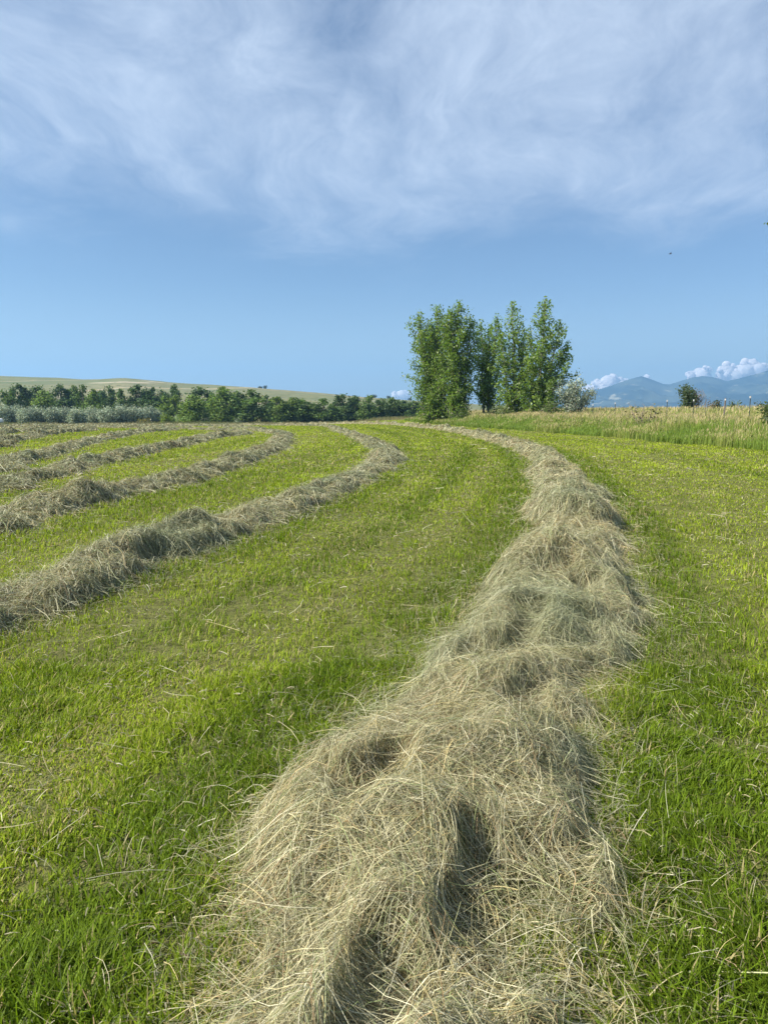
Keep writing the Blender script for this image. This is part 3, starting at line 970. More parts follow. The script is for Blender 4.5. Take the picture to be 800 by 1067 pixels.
def poplar(name, H, stems, reach, profile, tuft, nleaf, leaf, colour, density=1.0, low=0.06, bare=0.0):
    """multi-stemmed poplar: stems, rising side branches, beads of leaves along them"""
    wood, crown = Acc(), Acc()
    LP, LC = [], []
    for (bx, by, tx, ty, hf) in stems:
        h = H * hf
        K = 14
        u_ = np.linspace(0, 1, K)
        line = np.stack([bx + tx * u_ ** 1.1 + np.cumsum(rng.normal(0, 0.05, K)), by + ty * u_ ** 1.1 + np.cumsum(rng.normal(0, 0.05, K)), h * u_], -1)
        line[0, 2] = -0.3
        wood.add(*tube(line, 0.012 * h * (1 - 0.92 * u_) + 0.012, 6), np.array([0.17, 0.15, 0.12]))
        nb = int(h * 4.0 * density)
        phi = rng.uniform(0, 6.28)
        for k in range(nb):
            f = low + (0.985 - low) * (k + rng.random()) / nb
            p0 = np.array([np.interp(f, u_, line[:, q]) for q in range(3)])
            phi += 2.4 + rng.normal(0, 0.4)
            L_ = reach * np.interp(f, profile[0], profile[1]) * rng.uniform(0.55, 1.2)
            el = math.radians(rng.uniform(12, 48))
            d_ = np.array([math.cos(phi) * math.cos(el), math.sin(phi) * math.cos(el), math.sin(el)])
            br = limb(p0, d_, L_, 6, 0.10, 0.07)
            wood.add(*tube(br, np.linspace(0.006 * h * (1 - 0.7 * f), 0.008, 6), 4), np.array([0.19, 0.17, 0.13]))
            nt = max(2, int(L_ / 0.34))
            for q in range(nt):
                g = bare + (1.02 - bare) * (q + 0.5 + rng.normal(0, 0.2)) / nt
                pp = np.array([np.interp(g, np.linspace(0, 1, 6), br[:, z]) for z in range(3)])
                pp = pp + rng.normal(0, 0.16, 3)
                m_ = max(3, int(nleaf * rng.uniform(0.5, 1.4)))
                LP.append(pp + np.clip(rng.normal(0, 1, (m_, 3)), -1.6, 1.6) * tuft * np.array([1, 1, 1.2]))
                LC.append(np.full(m_, rng.uniform(0.75, 1.25)))
        LP.append(line[-1] + np.clip(rng.normal(0, 1, (nleaf * 2, 3)), -1.5, 1.2) * tuft * np.array([0.8, 0.8, 1.8]))
        LC.append(np.full(nleaf * 2, 1.0))
    P = np.concatenate(LP)
    P[:, 2] = np.maximum(P[:, 2], 0.15)
    v_, q_, c_ = leaves(P, leaf, np.array(colour) * 1.12)
    crown.add(v_, q_, c_ * np.repeat(np.concatenate(LC), 4)[:, None])
    return wood.build(name + '_trunk', M_bark, True), crown.build(name + '_crown', M_leaf)


def plant(name, wood_me, crown_me, loc, label, cat, group=None, rotz=0.0, scale=(1, 1, 1), parts=('trunk', 'crown')):
    t = empty(name, loc, rotz)
    t.scale = scale
    link(parts[0], wood_me, t)
    link(parts[1], crown_me, t)
    return tag(t, label, cat, group)


def stand(px, d_, sink=0.0):
    """ground point d_ metres ahead under a pixel column"""
    p_ = at(px, 435, d_)
    return (p_[0], d_, float(ground_z(p_[0], d_)) - sink)


def height_to(loc, py, px=400):
    return at(px, py, loc[1])[2] - loc[2]


PR_DENSE = ([0, 0.08, 0.3, 0.6, 0.85, 1.0], [0.8, 1.0, 1.05, 1.0, 0.72, 0.25])
PR_LOOSE = ([0, 0.1, 0.35, 0.6, 0.85, 1.0], [0.85, 1.05, 1.0, 0.85, 0.55, 0.2])
G_POP = (0.142, 0.206, 0.043)
GRP = 'poplars standing at the edge of the field'
# left pair, dense and dark
L_ = stand(453, 92)
w_, c_ = poplar('poplar', height_to(L_, 322, 453), [(0, 0, 0.1, 0.3, 1.0), (-0.5, 0.3, -1.1, 0.4, 0.94), (0.5, -0.3, 0.7, -0.4, 0.9), (-0.2, 0.6, -0.5, 1.2, 0.86)], 2.45, PR_DENSE, 0.27, 18, 0.23, G_POP, 1.15, 0.02)
plant('poplar_tree', w_, c_, L_, 'leftmost poplar, dense and leafy down to the grass', 'tree', GRP)
L_ = stand(476, 90)
w_, c_ = poplar('poplar', height_to(L_, 319, 476), [(0, 0, 0.1, -0.2, 1.0), (0.5, 0.2, 1.0, 0.2, 0.88), (-0.4, -0.3, -0.5, 0.3, 0.95)], 2.25, PR_DENSE, 0.27, 18, 0.23, (0.137, 0.201, 0.041), 1.2, 0.03)
plant('poplar_tree', w_, c_, L_, 'dense poplar with a split twin top, right beside the leftmost poplar', 'tree', GRP)
L_ = stand(507, 93)
w_, c_ = poplar('poplar', height_to(L_, 331, 515), [(0, 0, 0.9, 0.1, 1.0), (-0.35, 0.2, -0.8, 0.3, 0.95), (0.3, 0.4, 0.2, 0.8, 0.9)], 2.3, PR_LOOSE, 0.22, 15, 0.23, (0.145, 0.220, 0.048), 1.0, 0.12)
plant('poplar_tree', w_, c_, L_, 'middle poplar with bare lower trunks showing above the grass', 'tree', GRP)
L_ = stand(537, 88)
w_, c_ = poplar('poplar', height_to(L_, 318, 532), [(0, 0, -0.9, 0.1, 1.0), (0.2, 0.3, 0.7, 0.4, 0.78), (-0.6, -0.2, -1.7, -0.3, 0.72)], 2.55, PR_LOOSE, 0.21, 16, 0.23, (0.161, 0.230, 0.044), 1.0, 0.03)
plant('poplar_tree', w_, c_, L_, 'bright green poplar with a slim pointed top, second from the right', 'tree', GRP)
L_ = stand(560, 86)
w_, c_ = poplar('poplar', height_to(L_, 313, 566), [(0, 0, 0.6, 0.2, 1.0), (0.4, -0.2, 1.6, -0.2, 0.80), (0.8, 0.2, 2.2, 0.3, 0.60), (-0.3, 0.2, -0.6, 0.5, 0.7)], 2.85, PR_LOOSE, 0.20, 16, 0.24, (0.151, 0.218, 0.048), 0.95, 0.03)
plant('poplar_tree', w_, c_, L_, 'tallest and rightmost poplar, loose crown with sky showing between its limbs', 'tree', GRP)


def shrub(name, H, R, nst, nleaf, leaf, colour, mat, tuft=0.3, erect=0.35, seedbare=0.0):
    """many-stemmed bush, leaf clumps along fanned limbs"""
    wood, crown = Acc(), Acc()
    LP, LC = [], []
    for k in range(nst):
        phi = 2.4 * k + rng.normal(0, 0.3)
        sp = rng.uniform(0.1, 1.0) ** 0.6
        d_ = np.array([math.cos(phi) * sp * R / H * 1.3, math.sin(phi) * sp * R / H * 1.3, 1.0])
        Ln = H * rng.uniform(0.7, 1.05) * (1.0 if sp < 0.6 else 0.9)
        br = limb((rng.normal(0, 0.1), rng.normal(0, 0.1), -0.1), d_, Ln, 8, 0.10, erect * 0.1)
        wood.add(*tube(br, np.linspace(0.02 * H / 2, 0.008, 8), 5), np.array([0.18, 0.15, 0.12]))
        for q in range(7):
            g = 0.25 + 0.75 * (q + rng.random()) / 7
            pp = np.array([np.interp(g, np.linspace(0, 1, 8), br[:, z]) for z in range(3)])
            out = rng.normal(0, 1, 3)
            out[2] = abs(out[2]) * 0.4
            tip = pp + unit(out) * R * 0.38 * rng.uniform(0.3, 1.1)
            tw = np.linspace(0, 1, 4)[:, None] * (tip - pp) + pp
            wood.add(*tube(tw, np.linspace(0.012, 0.005, 4), 4), np.array([0.18, 0.15, 0.12]))
            if rng.random() < seedbare:
                continue
            m_ = max(4, int(nleaf / (nst * 7) * rng.uniform(0.5, 1.5)))
            LP.append(tip + rng.normal(0, tuft, (m_, 3)))
            LC.append(np.full(m_, rng.uniform(0.72, 1.28)))
    P = np.concatenate(LP)
    P[:, 2] = np.maximum(P[:, 2], 0.12)
    v_, q_, c_ = leaves(P, leaf, colour)
    crown.add(v_, q_, c_ * np.repeat(np.concatenate(LC), 4)[:, None])
    return wood.build(name + '_stem', M_twig, True), crown.build(name + '_leaves', mat)


SILV = (0.312, 0.362, 0.256)
L_ = stand(597, 84)
w_, c_ = shrub('olive', height_to(L_, 390, 597), 2.0, 15, 5000, 0.19, (0.26, 0.30, 0.22), M_silver, 0.26)
plant('silver_shrub', w_, c_, L_, 'silvery grey shrub standing alone right of the tallest poplar', 'shrub', None, parts=('stem', 'foliage'))
# low growth at the poplars' feet
for px, d_, H, R, lab, col in ((513, 84, 1.6, 1.0, 'low dark green bush at the foot of the middle poplar', (0.06, 0.085, 0.028)),
                               (524, 82, 1.7, 1.1, 'pale green weedy bush in front of the bright poplar', (0.16, 0.19, 0.075)),
                               (483, 87, 1.5, 1.0, 'small bush below the split-topped poplar', (0.09, 0.13, 0.04)),
                               (574, 82, 2.6, 1.6, 'dense green bush under the right limbs of the tallest poplar', (0.075, 0.115, 0.03))):
    L_ = stand(px, d_)
    w_, c_ = shrub('bush', H, R, 9, 900, 0.17, col, M_leaf, 0.24)
    plant('bush', w_, c_, L_, lab, 'bush', None, parts=('stem', 'foliage'))

# ---- the far row of cottonwoods and the shrubs before it
def far_tree(name, H, R, colour, nclump, nleaf, leaf, low=0.12):
    wood, crown = Acc(), Acc()
    u_ = np.linspace(0, 1, 8)
    tr = np.stack([0.3 * np.sin(u_ * 2.2), 0.25 * np.sin(u_ * 3), H * 0.85 * u_ - 0.3], -1)
    wood.add(*tube(tr, 0.26 * (1 - 0.85 * u_), 6), np.array([0.17, 0.15, 0.12]))
    LP, LC = [], []
    lobes = [(rng.normal(0, 0.45) * R, rng.normal(0, 0.45) * R, rng.uniform(0.7, 1.0)) for _ in range(3)]
    lobes[0] = (0.0, 0.0, 1.0)
    for k in range(nclump):
        f = low + (0.97 - low) * (k + rng.random()) / nclump
        rad = R * np.interp(f, [0, 0.1, 0.35, 0.6, 0.78, 0.9, 1], [0.9, 1.0, 1.0, 0.95, 0.75, 0.45, 0.15])
        phi = 2.4 * k + rng.normal(0, 0.5)
        rr_ = rad * math.sqrt(rng.uniform(0.05, 1.0))
        lb = lobes[k % 3]
        c_ = np.array([math.cos(phi) * rr_ * 0.75 + lb[0], math.sin(phi) * rr_ * 0.75 + lb[1], f * H * 0.95 * lb[2]])
        b0 = np.array([np.interp(max(f - 0.15, 0.02), u_, tr[:, z]) for z in range(3)])
        wood.add(*tube(np.linspace(0, 1, 4)[:, None] * (c_ - b0) + b0, np.linspace(0.07, 0.02, 4), 4), np.array([0.18, 0.16, 0.12]))
        m_ = int(nleaf / nclump * rng.uniform(0.6, 1.4))
        sg = R * rng.uniform(0.16, 0.30)
        LP.append(c_ + rng.normal(0, 1, (m_, 3)) * np.array([sg, sg, sg * 1.2]) * (1 - 0.45 * max(0, f - 0.6) / 0.4))
        LC.append(np.full(m_, rng.uniform(0.7, 1.3)))
    P = np.concatenate(LP)
    P[:, 2] = np.where(P[:, 2] > H * 0.99, H * (0.75 + 0.24 * rng.random(len(P))), np.maximum(P[:, 2], 0.2))
    v_, q_, c_ = leaves(P, leaf, colour, up=0.5)
    crown.add(v_, q_, c_ * np.repeat(np.concatenate(LC), 4)[:, None])
    return wood.build(name + '_trunk', M_bark, True), crown.build(name + '_crown', M_farleaf)


DK, MD, LT = (0.081, 0.129, 0.050), (0.110, 0.168, 0.052), (0.154, 0.220, 0.057)
FAR = {}
for kind, colr in (('dark', DK), ('mid', MD), ('light', LT)):
    FAR[kind] = [far_tree('cottonwood_' + kind, 10.0, 2.6, colr, 46, 5200, 0.44, 0.03) for _ in range(5 if kind != 'light' else 3)]
TREES = [  # px, top py, px width, metres ahead, kind, label
    (-12, 404, 20, 208, 'dark', None),
    (13, 409, 13, 200, 'mid', 'short tree at the left end of the far tree line'),
    (24, 400.5, 18, 205, 'dark', 'tall round-headed tree at the left end of the far tree line'),
    (41, 402.5, 17, 222, 'dark', 'dark tree set back just right of the tall left-end tree'),
    (46, 407.5, 17, 200, 'light', 'bright green low tree in front of the dark set-back tree'),
    (54, 409, 12, 212, 'mid', 'small green tree between the bright low tree and a taller dark one'),
    (65, 401.5, 17, 210, 'dark', 'dark broad tree above the left half of the silvery shrubs'),
    (77, 402.5, 14, 214, 'mid', 'rounded tree in the middle of the left tree group'),
    (87, 402, 14, 208, 'mid', 'tree with a small peaked crown above the silvery shrubs'),
    (99, 406.5, 15, 200, 'light', 'lighter green low tree midway along the silvery shrubs'),
    (108, 408, 12, 214, 'mid', 'low tree between the light green tree and a peaked dark tree'),
    (116, 402.8, 12, 210, 'dark', 'narrow dark tree with a thin pointed top'),
    (128, 406, 14, 206, 'mid', 'even-topped green tree left of the big dark round tree'),
    (146, 401.2, 20, 206, 'dark', 'big dark round tree above the right end of the silvery shrubs'),
    (162, 404, 16, 210, 'dark', 'dark tree sloping down from the big round tree'),
    (173, 411, 11, 214, 'dark', 'low dark tree filling the dip beside a tall dark one'),
    (184, 401.5, 14, 216, 'dark', 'tall dark tree standing behind a lighter tree'),
    (184, 412, 15, 196, 'light', 'light green tree in front of the tall dark one'),
    (208, 404, 22, 218, 'dark', 'dark broad tree behind the bright tree that reaches nearest the hay'),
    (202, 412, 22, 178, 'light', 'bright leafy tree nearest the hay rows, foliage down to the ground'),
    (222, 411, 13, 206, 'mid', 'small tree squeezed between the bright near tree and a tall pair'),
    (234, 404, 22, 190, 'light', 'tallest bright green tree in the middle of the far line'),
    (249, 408, 16, 198, 'mid', 'mid green tree touching the right side of the tallest bright tree'),
    (264, 407, 26, 190, 'mid', 'wide full tree right of the tallest bright tree'),
    (279, 412, 14, 206, 'dark', 'dark tree filling the gap after the wide full tree'),
    (291, 414, 20, 188, 'light', 'light green rounded tree standing in front of a dark gap'),
    (309, 415, 22, 192, 'mid', 'low broad tree beside the light rounded one'),
    (322, 419, 14, 198, 'dark', 'lowest dark tree in the dip of the far line'),
    (335, 416, 22, 190, 'mid', 'round tree just left of the tall dark right-hand group'),
    (356, 411, 16, 196, 'dark', 'tallest dark tree of the right-hand group'),
    (369, 413, 16, 200, 'dark', 'dark tree close beside the tallest of the right-hand group'),
    (384, 412.5, 18, 196, 'mid', 'full green tree in the middle of the right-hand group'),
    (398, 415.5, 16, 200, 'dark', 'even dark tree right of the full green one'),
    (410, 414.5, 14, 204, 'mid', 'pointed green tree third from the poplars'),
    (421, 417.5, 14, 206, 'dark', 'low dark tree second from the poplars'),
    (433, 418, 16, 204, 'dark', 'low dark tree half hidden behind the leftmost poplar'),
    (446, 418, 14, 210, 'dark', None),
]
cnt = {}
for px, ty, wpx, d_, kind, lab in TREES:
    if lab is None:
        continue
    k_ = cnt.get(kind, 0)
    cnt[kind] = k_ + 1
    L_ = stand(px, d_, 0.2)
    hh = height_to(L_, ty, px) / 9.6
    ww = wpx / F * d_ / 2 / 2.6 * 1.42
    w_, c_ = FAR[kind][k_ % len(FAR[kind])]
    plant('cottonwood_tree', w_, c_, L_, lab, 'tree', 'far line of trees behind the hay field', rng.uniform(0, 6.28), (ww, ww, hh))

SH = [shrub('silver_shrub', 4.5, 2.4, 18, 6000, 0.30, SILV, M_silver, 0.42, 0.2) for _ in range(3)]
SHRUBS = [
    (2, 423, 22, 165, 'silvery shrub cut by the left edge of the photo'),
    (13, 421.5, 22, 168, 'tall silvery shrub below the short left-end tree'),
    (27, 424.5, 20, 160, 'silvery shrub with a broad low crown below the tall left-end tree'),
    (41, 424, 20, 164, 'grey-green shrub below the bright low tree'),
    (54, 423.5, 18, 163, 'rounded silvery shrub in the middle of the left shrubs'),
    (66, 424.5, 18, 166, 'silvery shrub below the dark broad tree'),
    (82, 425.5, 24, 160, 'wide pale shrub with the fullest round outline'),
    (97, 423.5, 18, 168, 'silvery shrub behind the gap of bare tan soil'),
    (112, 424, 20, 163, 'grey shrub right of the gap of bare tan soil'),
    (127, 422.5, 20, 165, 'silvery shrub with a dark hollow at its foot'),
    (141, 422.5, 20, 166, 'pale shrub below the big dark round tree'),
    (154, 423.5, 18, 168, 'smaller silvery shrub at the right end of the thicket'),
    (165, 427, 14, 170, 'last low silvery shrub before the lime green bush'),
    (187, 432, 10, 182, 'small grey tuft of shrub left of the bright near tree'),
    (213, 430, 12, 186, 'grey shrub showing between the bright near tree and the tallest bright one'),
    (248, 436, 9, 186, 'little pale shrub at the foot of the wide full tree'),
]
for k_, (px, ty, wpx, d_, lab) in enumerate(SHRUBS):
    L_ = stand(px, d_, 0.2)
    hh = height_to(L_, ty, px) / 4.6
    ww = wpx / F * d_ / 2 / 2.4
    w_, c_ = SH[k_ % 3]
    plant('silver_shrub', w_, c_, L_, lab, 'shrub', 'silvery shrubs in front of the far trees', rng.uniform(0, 6.28), (ww, ww, hh), ('stem', 'foliage'))
for px, ty, wpx, d_, colr, lab in ((172, 431, 11, 160, (0.15, 0.20, 0.04), 'lime green round bush at the right end of the silvery shrubs'),
                                   (179, 435, 6, 162, (0.13, 0.18, 0.04), 'little lime green bush touching the larger lime one'),
                                   (151, 436, 12, 158, (0.17, 0.15, 0.06), 'low yellow-brown bush in front of the silvery shrubs')):
    L_ = stand(px, d_, 0.1)
    H = height_to(L_, ty, px)
    w_, c_ = shrub('lime_bush', H, wpx / F * d_ / 2, 10, 700, 0.30, colr, M_leaf, 0.28)
    plant('bush', w_, c_, L_, lab, 'bush', None, parts=('stem', 'foliage'))

# ---- right of the poplars: lone trees beyond the fence
def half_dead(px, top, d_, label):
    L_ = stand(px, d_, 0.2)
    H = height_to(L_, top, px)
    w_, c_ = shrub('lone', H, 1.15, 12, 2300, 0.26, (0.075, 0.105, 0.045), M_leaf, 0.26, 0.9)
    t = plant('lone_tree', w_, c_, L_, label, 'tree', None)
    dead = Acc()
    for k in range(16):
        br = limb((0.4, 0.1 * k - 0.8, 0.2), (rng.uniform(0.1, 0.9), rng.normal(0, 0.3), 1), H * rng.uniform(0.4, 0.72), 8, 0.14, 0.03)
        dead.add(*tube(br, np.linspace(0.06, 0.015, 8), 4), np.array([0.2, 0.16, 0.14]))
        for q in range(5):
            b2_ = limb(br[3 + q], (rng.normal(0.3, 0.6), rng.normal(0, 0.5), 0.9), 0.9, 4, 0.2, 0.05)
            dead.add(*tube(b2_, np.linspace(0.03, 0.012, 4), 3), np.array([0.2, 0.16, 0.14]))
    o = link('dead_branch', dead.build('dead_branch', M_twig, True), t)
    o['label'] = 'bare grey twigs on the right half'
    return t


half_dead(716, 398.5, 95, 'small dark tree half bare on its right, before the mountains')


def twiggy(px, top, d_, label, nl, colr, R=0.9, lean=0.0):
    L_ = stand(px, d_, 0.1)
    H = height_to(L_, top, px)
    w_, c_ = shrub('twiggy', H, R, 9, nl, 0.14, colr, M_leaf, 0.14, 0.3, 0.55)
    return plant('thin_shrub', w_, c_, L_, label, 'shrub', None, parts=('stem', 'foliage'))


twiggy(669, 414, 46, 'thin brown shrub with sparse leaves rising from the tall grass', 130, (0.10, 0.10, 0.045), 0.75)
twiggy(735, 412, 80, 'leafless twiggy shrub right of the half bare tree', 60, (0.17, 0.13, 0.09), 1.3)
for px, ty, wpx, d_, colr, lab in ((745, 417, 9, 85, (0.05, 0.07, 0.035), 'small dark bush behind the fence between two posts'),
                                   (762, 417, 7, 100, (0.085, 0.12, 0.05), 'small green bush just right of the dark wooden post'),
                                   (790, 419, 14, 100, (0.05, 0.065, 0.03), 'flat dark bush behind the right-hand white-tipped post')):
    L_ = stand(px, d_, 0.1)
    H = height_to(L_, ty, px)
    w_, c_ = shrub('far_bush', H, wpx / F * d_ / 2, 9, 500, 0.22, colr, M_farleaf, 0.2)
    plant('bush', w_, c_, L_, lab, 'bush', None, parts=('stem', 'foliage'))
# dark bush cut by the right edge
L_ = stand(808, 36, 0.1)
w_, c_ = shrub('edge_bush', height_to(L_, 408, 800), 0.85, 14, 3200, 0.13, (0.085, 0.12, 0.04), M_leaf, 0.15, 0.2)
plant('bush', w_, c_, L_, 'dark green bush cut by the right edge of the photo', 'bush', None, parts=('stem', 'foliage'))

# poplar standing just outside the right edge; one twig reaches into view
wood, crown = Acc(), Acc()
tx_, ty_ = 18.4, 23.0
gz_ = float(ground_z(tx_, ty_))
w_, c_ = poplar('poplar', 10.0, [(0, 0, 0.3, 0.2, 1.0), (0.3, 0.3, 1.0, 0.4, 0.85)], 2.3, PR_LOOSE, 0.2, 11, 0.17, (0.09, 0.13, 0.03), 0.7, 0.2)
t = plant('poplar_tree', w_, c_, (tx_, ty_, gz_), 'poplar beyond the right edge with one leafy twig tip in view', 'tree')
tip = at(799.5, 234, ty_) - np.array([tx_, ty_, gz_])
u_ = np.linspace(0, 1, 9)[:, None]
p0 = np.array([0.15, 0.1, 5.0])
br = p0 * (1 - u_) + tip * u_ + np.array([0, 0, 0.5]) * np.sin(u_ * math.pi)
tw = Acc().add(*tube(br, np.linspace(0.05, 0.006, 9), 5), np.array([0.19, 0.17, 0.13]))
link('twig', tw.build('twig', M_bark, True), t)
tl = Acc()
for f in np.linspace(0.45, 1.0, 9):
    pp = p0 * (1 - f) + tip * f + np.array([0, 0, 0.5]) * math.sin(f * math.pi)
    tl.add(*leaves(pp + rng.normal(0, 0.05 + 0.10 * (f < 0.95), (16 if f < 0.95 else 7, 3)), 0.10, (0.10, 0.15, 0.03)))
link('foliage', tl.build('foliage', M_leaf), t)

# ---- dark junipers on the hill's crest
for px, py, d_, H, R, lab in ((277, 404, 960, 4.5, 2.4, 'lone dark juniper on the crest of the grass hill'),
                              (270, 406.5, 900, 3.0, 2.6, 'low dark juniper just below the lone one on the crest'),
                              (1, 415, 560, 2.2, 2.0, 'tiny dark juniper low on the hill at the left edge'),
                              (390, 413.2, 985, 4.5, 4.0, 'dark juniper on the hill above the right-hand tree group'),
                              (405, 415.0, 985, 4.0, 3.4, 'dark juniper farther right along the falling hill crest'),
                              (427, 416.5, 985, 3.6, 3.6, 'last dark juniper on the hill beside the leftmost poplar')):
    r = ray(px, py)
    q_ = np.array([0, 0, EYE]) + r * (d_ / r[1])
    iy = int(np.argmin(np.abs(HILL[1] - d_)))
    zz = float(np.interp(q_[0], HILL[0][iy], HILL[2][iy]))
    w_, c_ = shrub('juniper', H, R, 8, 500, 0.9, (0.045, 0.06, 0.03), M_farleaf, 0.6)
    plant('juniper', w_, c_, (q_[0], float(HILL[1][iy]), zz - 0.3), lab, 'tree', 'junipers on the grass hill', parts=('trunk', 'crown'))

# ------------------------------------------------------------------ fence along the tall grass
M_post = plain('weathered_post', (0.13, 0.11, 0.09), 0.9, var=0.4, scale=14)
M_steel = plain('fence_steel', (0.10, 0.11, 0.09), 0.6, 0.4, var=0.3)
M_white = plain('white_paint', (0.78, 0.78, 0.76), 0.5, var=0.06)
M_cap = plain('weathered_cap', (0.50, 0.49, 0.46), 0.7, var=0.2)
M_wire = plain('fence_wire', (0.30, 0.29, 0.28), 0.45, 0.9, var=0.2)
FD = [(590, 66, 423, 0, 1), (617, 61, 421.5, 0, 1), (640, 57, 419.6, 0, 1), (694, 51, 417, 0, 1), (721.5, 48.5, 416.5, 0, 1), (734, 47.5, 415, 1, 0), (753.5, 46, 415, 2, 1), (780, 44, 413, 0, 1), (822, 41, 411, 0, 1)]
a0 = stand(FD[0][0], FD[0][1])
fence = empty('wire_fence', (a0[0], a0[1], a0[2]))
tag(fence, 'wire fence of white-tipped posts running through the tall grass', 'fence')
fo = np.array(a0)
tops = []
for px, d_, ty, kind, cap in FD:
    L_ = np.array(stand(px, d_))
    H = height_to(L_, ty, px)
    lean = rng.normal(0, 0.035)
    pts = [L_ - fo + np.array([lean * h_, 0, h_]) for h_ in (-0.4, H * 0.5, H)]
    ac = Acc()
    if kind == 0:       # steel T post
        v_, f_ = box(-0.022, 0.022, -0.006, 0.006, -0.4, H)
        ac.add(v_ + (L_ - fo), f_, np.array([.1, .1, .1]))
        v_, f_ = box(-0.006, 0.006, 0.0062, 0.04, -0.4, H)
        ac.add(v_ + (L_ - fo), f_, np.array([.1, .1, .1]))
        for h_ in np.arange(0.2, H - 0.05, 0.06):
            v_, f_ = box(-0.009, 0.009, -0.012, -0.0062, h_, h_ + 0.02)
            ac.add(v_ + (L_ - fo), f_, np.array([.1, .1, .1]))
        post = link('post', ac.build('post', M_steel), fence)
    else:
        ac.add(*tube(pts, [0.055, 0.05, 0.045] if kind == 2 else [0.022, 0.02, 0.016], 8), np.array([.1, .1, .1]))
        top = len(ac.v[-1])
        ac.f.append(np.array([[top - 8, top - 7, top - 6, top - 5], [top - 8, top - 5, top - 4, top - 1], [top - 4, top - 3, top - 2, top - 1]]))
        post = link('post', ac.build('post', M_post), fence)
    if cap and kind == 0:
        v_, f_ = box(-0.03, 0.03, -0.022, 0.048, H - 0.10, H + 0.02)
        link('white_cap', mesh('white_cap', v_ + (L_ - fo), f_, M_cap), post)
    elif cap:
        v_, f_ = box(-0.03, 0.03, -0.10, -0.067, H - 0.13, H - 0.03)
        link('insulator', mesh('insulator', v_ + (L_ - fo), f_, M_white), post)
    tops.append((L_ - fo, H))
for frac in (0.92, 0.68, 0.44):
    ac = Acc()
    for (p0, h0), (p1, h1) in zip(tops[:-1], tops[1:]):
        u_ = np.linspace(0, 1, 8)[:, None]
        ln = (p0 + np.array([0, 0, h0 * frac])) * (1 - u_) + (p1 + np.array([0, 0, h1 * frac])) * u_ - np.array([0, 0, 0.05]) * np.sin(u_ * math.pi)
        ac.add(*tube(ln, np.full(8, 0.0022), 4), np.array([.3, .3, .3]))
    link('wire', ac.build('wire', M_wire), fence)
L_ = stand(688.5, 44)
st_ = Acc().add(*tube([np.array([0, 0, -0.2]), np.array([0.01, 0, 0.5]), np.array([0.05, 0, height_to(L_, 437.5, 688)])], [0.03, 0.028, 0.022], 6), np.array([.1, .08, .06]))
tag(link('stake', st_.build('stake', M_post, True), None, L_), 'short dark stake in the tall grass below the fence', 'stake')

# ------------------------------------------------------------------ white pickup at the far left, only its nose in frame
M_tyre = plain('tyre_rubber', (0.03, 0.03, 0.03), 0.8)
M_glass = plain('dark_glass', (0.03, 0.04, 0.05), 0.08, spec=0.5, var=0.1)
M_chrome = plain('rim_steel', (0.5, 0.5, 0.5), 0.35, 0.8, var=0.1)
M_lamp = plain('lamp_glass', (0.75, 0.75, 0.72), 0.1, spec=0.6, var=0.05)
L_ = stand(0.8, 118)
truck = empty('pickup_truck', L_)
tag(truck, 'white pickup with only its nose showing at the left edge of the photo', 'pickup')
# nose points to +X, length 5.4 m, the nose at x=0
prof_ = np.array([(-5.4, 0.55), (-5.4, 1.15), (-3.55, 1.18), (-3.4, 1.85), (-2.3, 1.88), (-1.55, 1.22), (-0.25, 1.08), (-0.04, 0.98), (0.0, 0.62), (-0.1, 0.42), (-5.3, 0.42)])
k_ = len(prof_)
v_ = np.concatenate([np.stack([prof_[:, 0], np.full(k_, yy), prof_[:, 1]], -1) for yy in (-0.92, 0.92)])
bm_v = v_.copy()
top_in = (prof_[:, 1] > 1.5)
bm_v[:k_][top_in, 1] += 0.14
bm_v[k_:][top_in, 1] -= 0.14
me = bpy.data.meshes.new('body')
me.from_pydata([tuple(q) for q in bm_v], [], [list(range(k_))] + [list(range(2 * k_ - 1, k_ - 1, -1))] + [[i_, i_ + k_, (i_ + 1) % k_ + k_, (i_ + 1) % k_] for i_ in range(k_)])
me.materials.append(M_white)
me.update()
bd = link('body', me, truck)
bv = bd.modifiers.new('edges', 'BEVEL')
bv.width = 0.05
bv.segments = 3
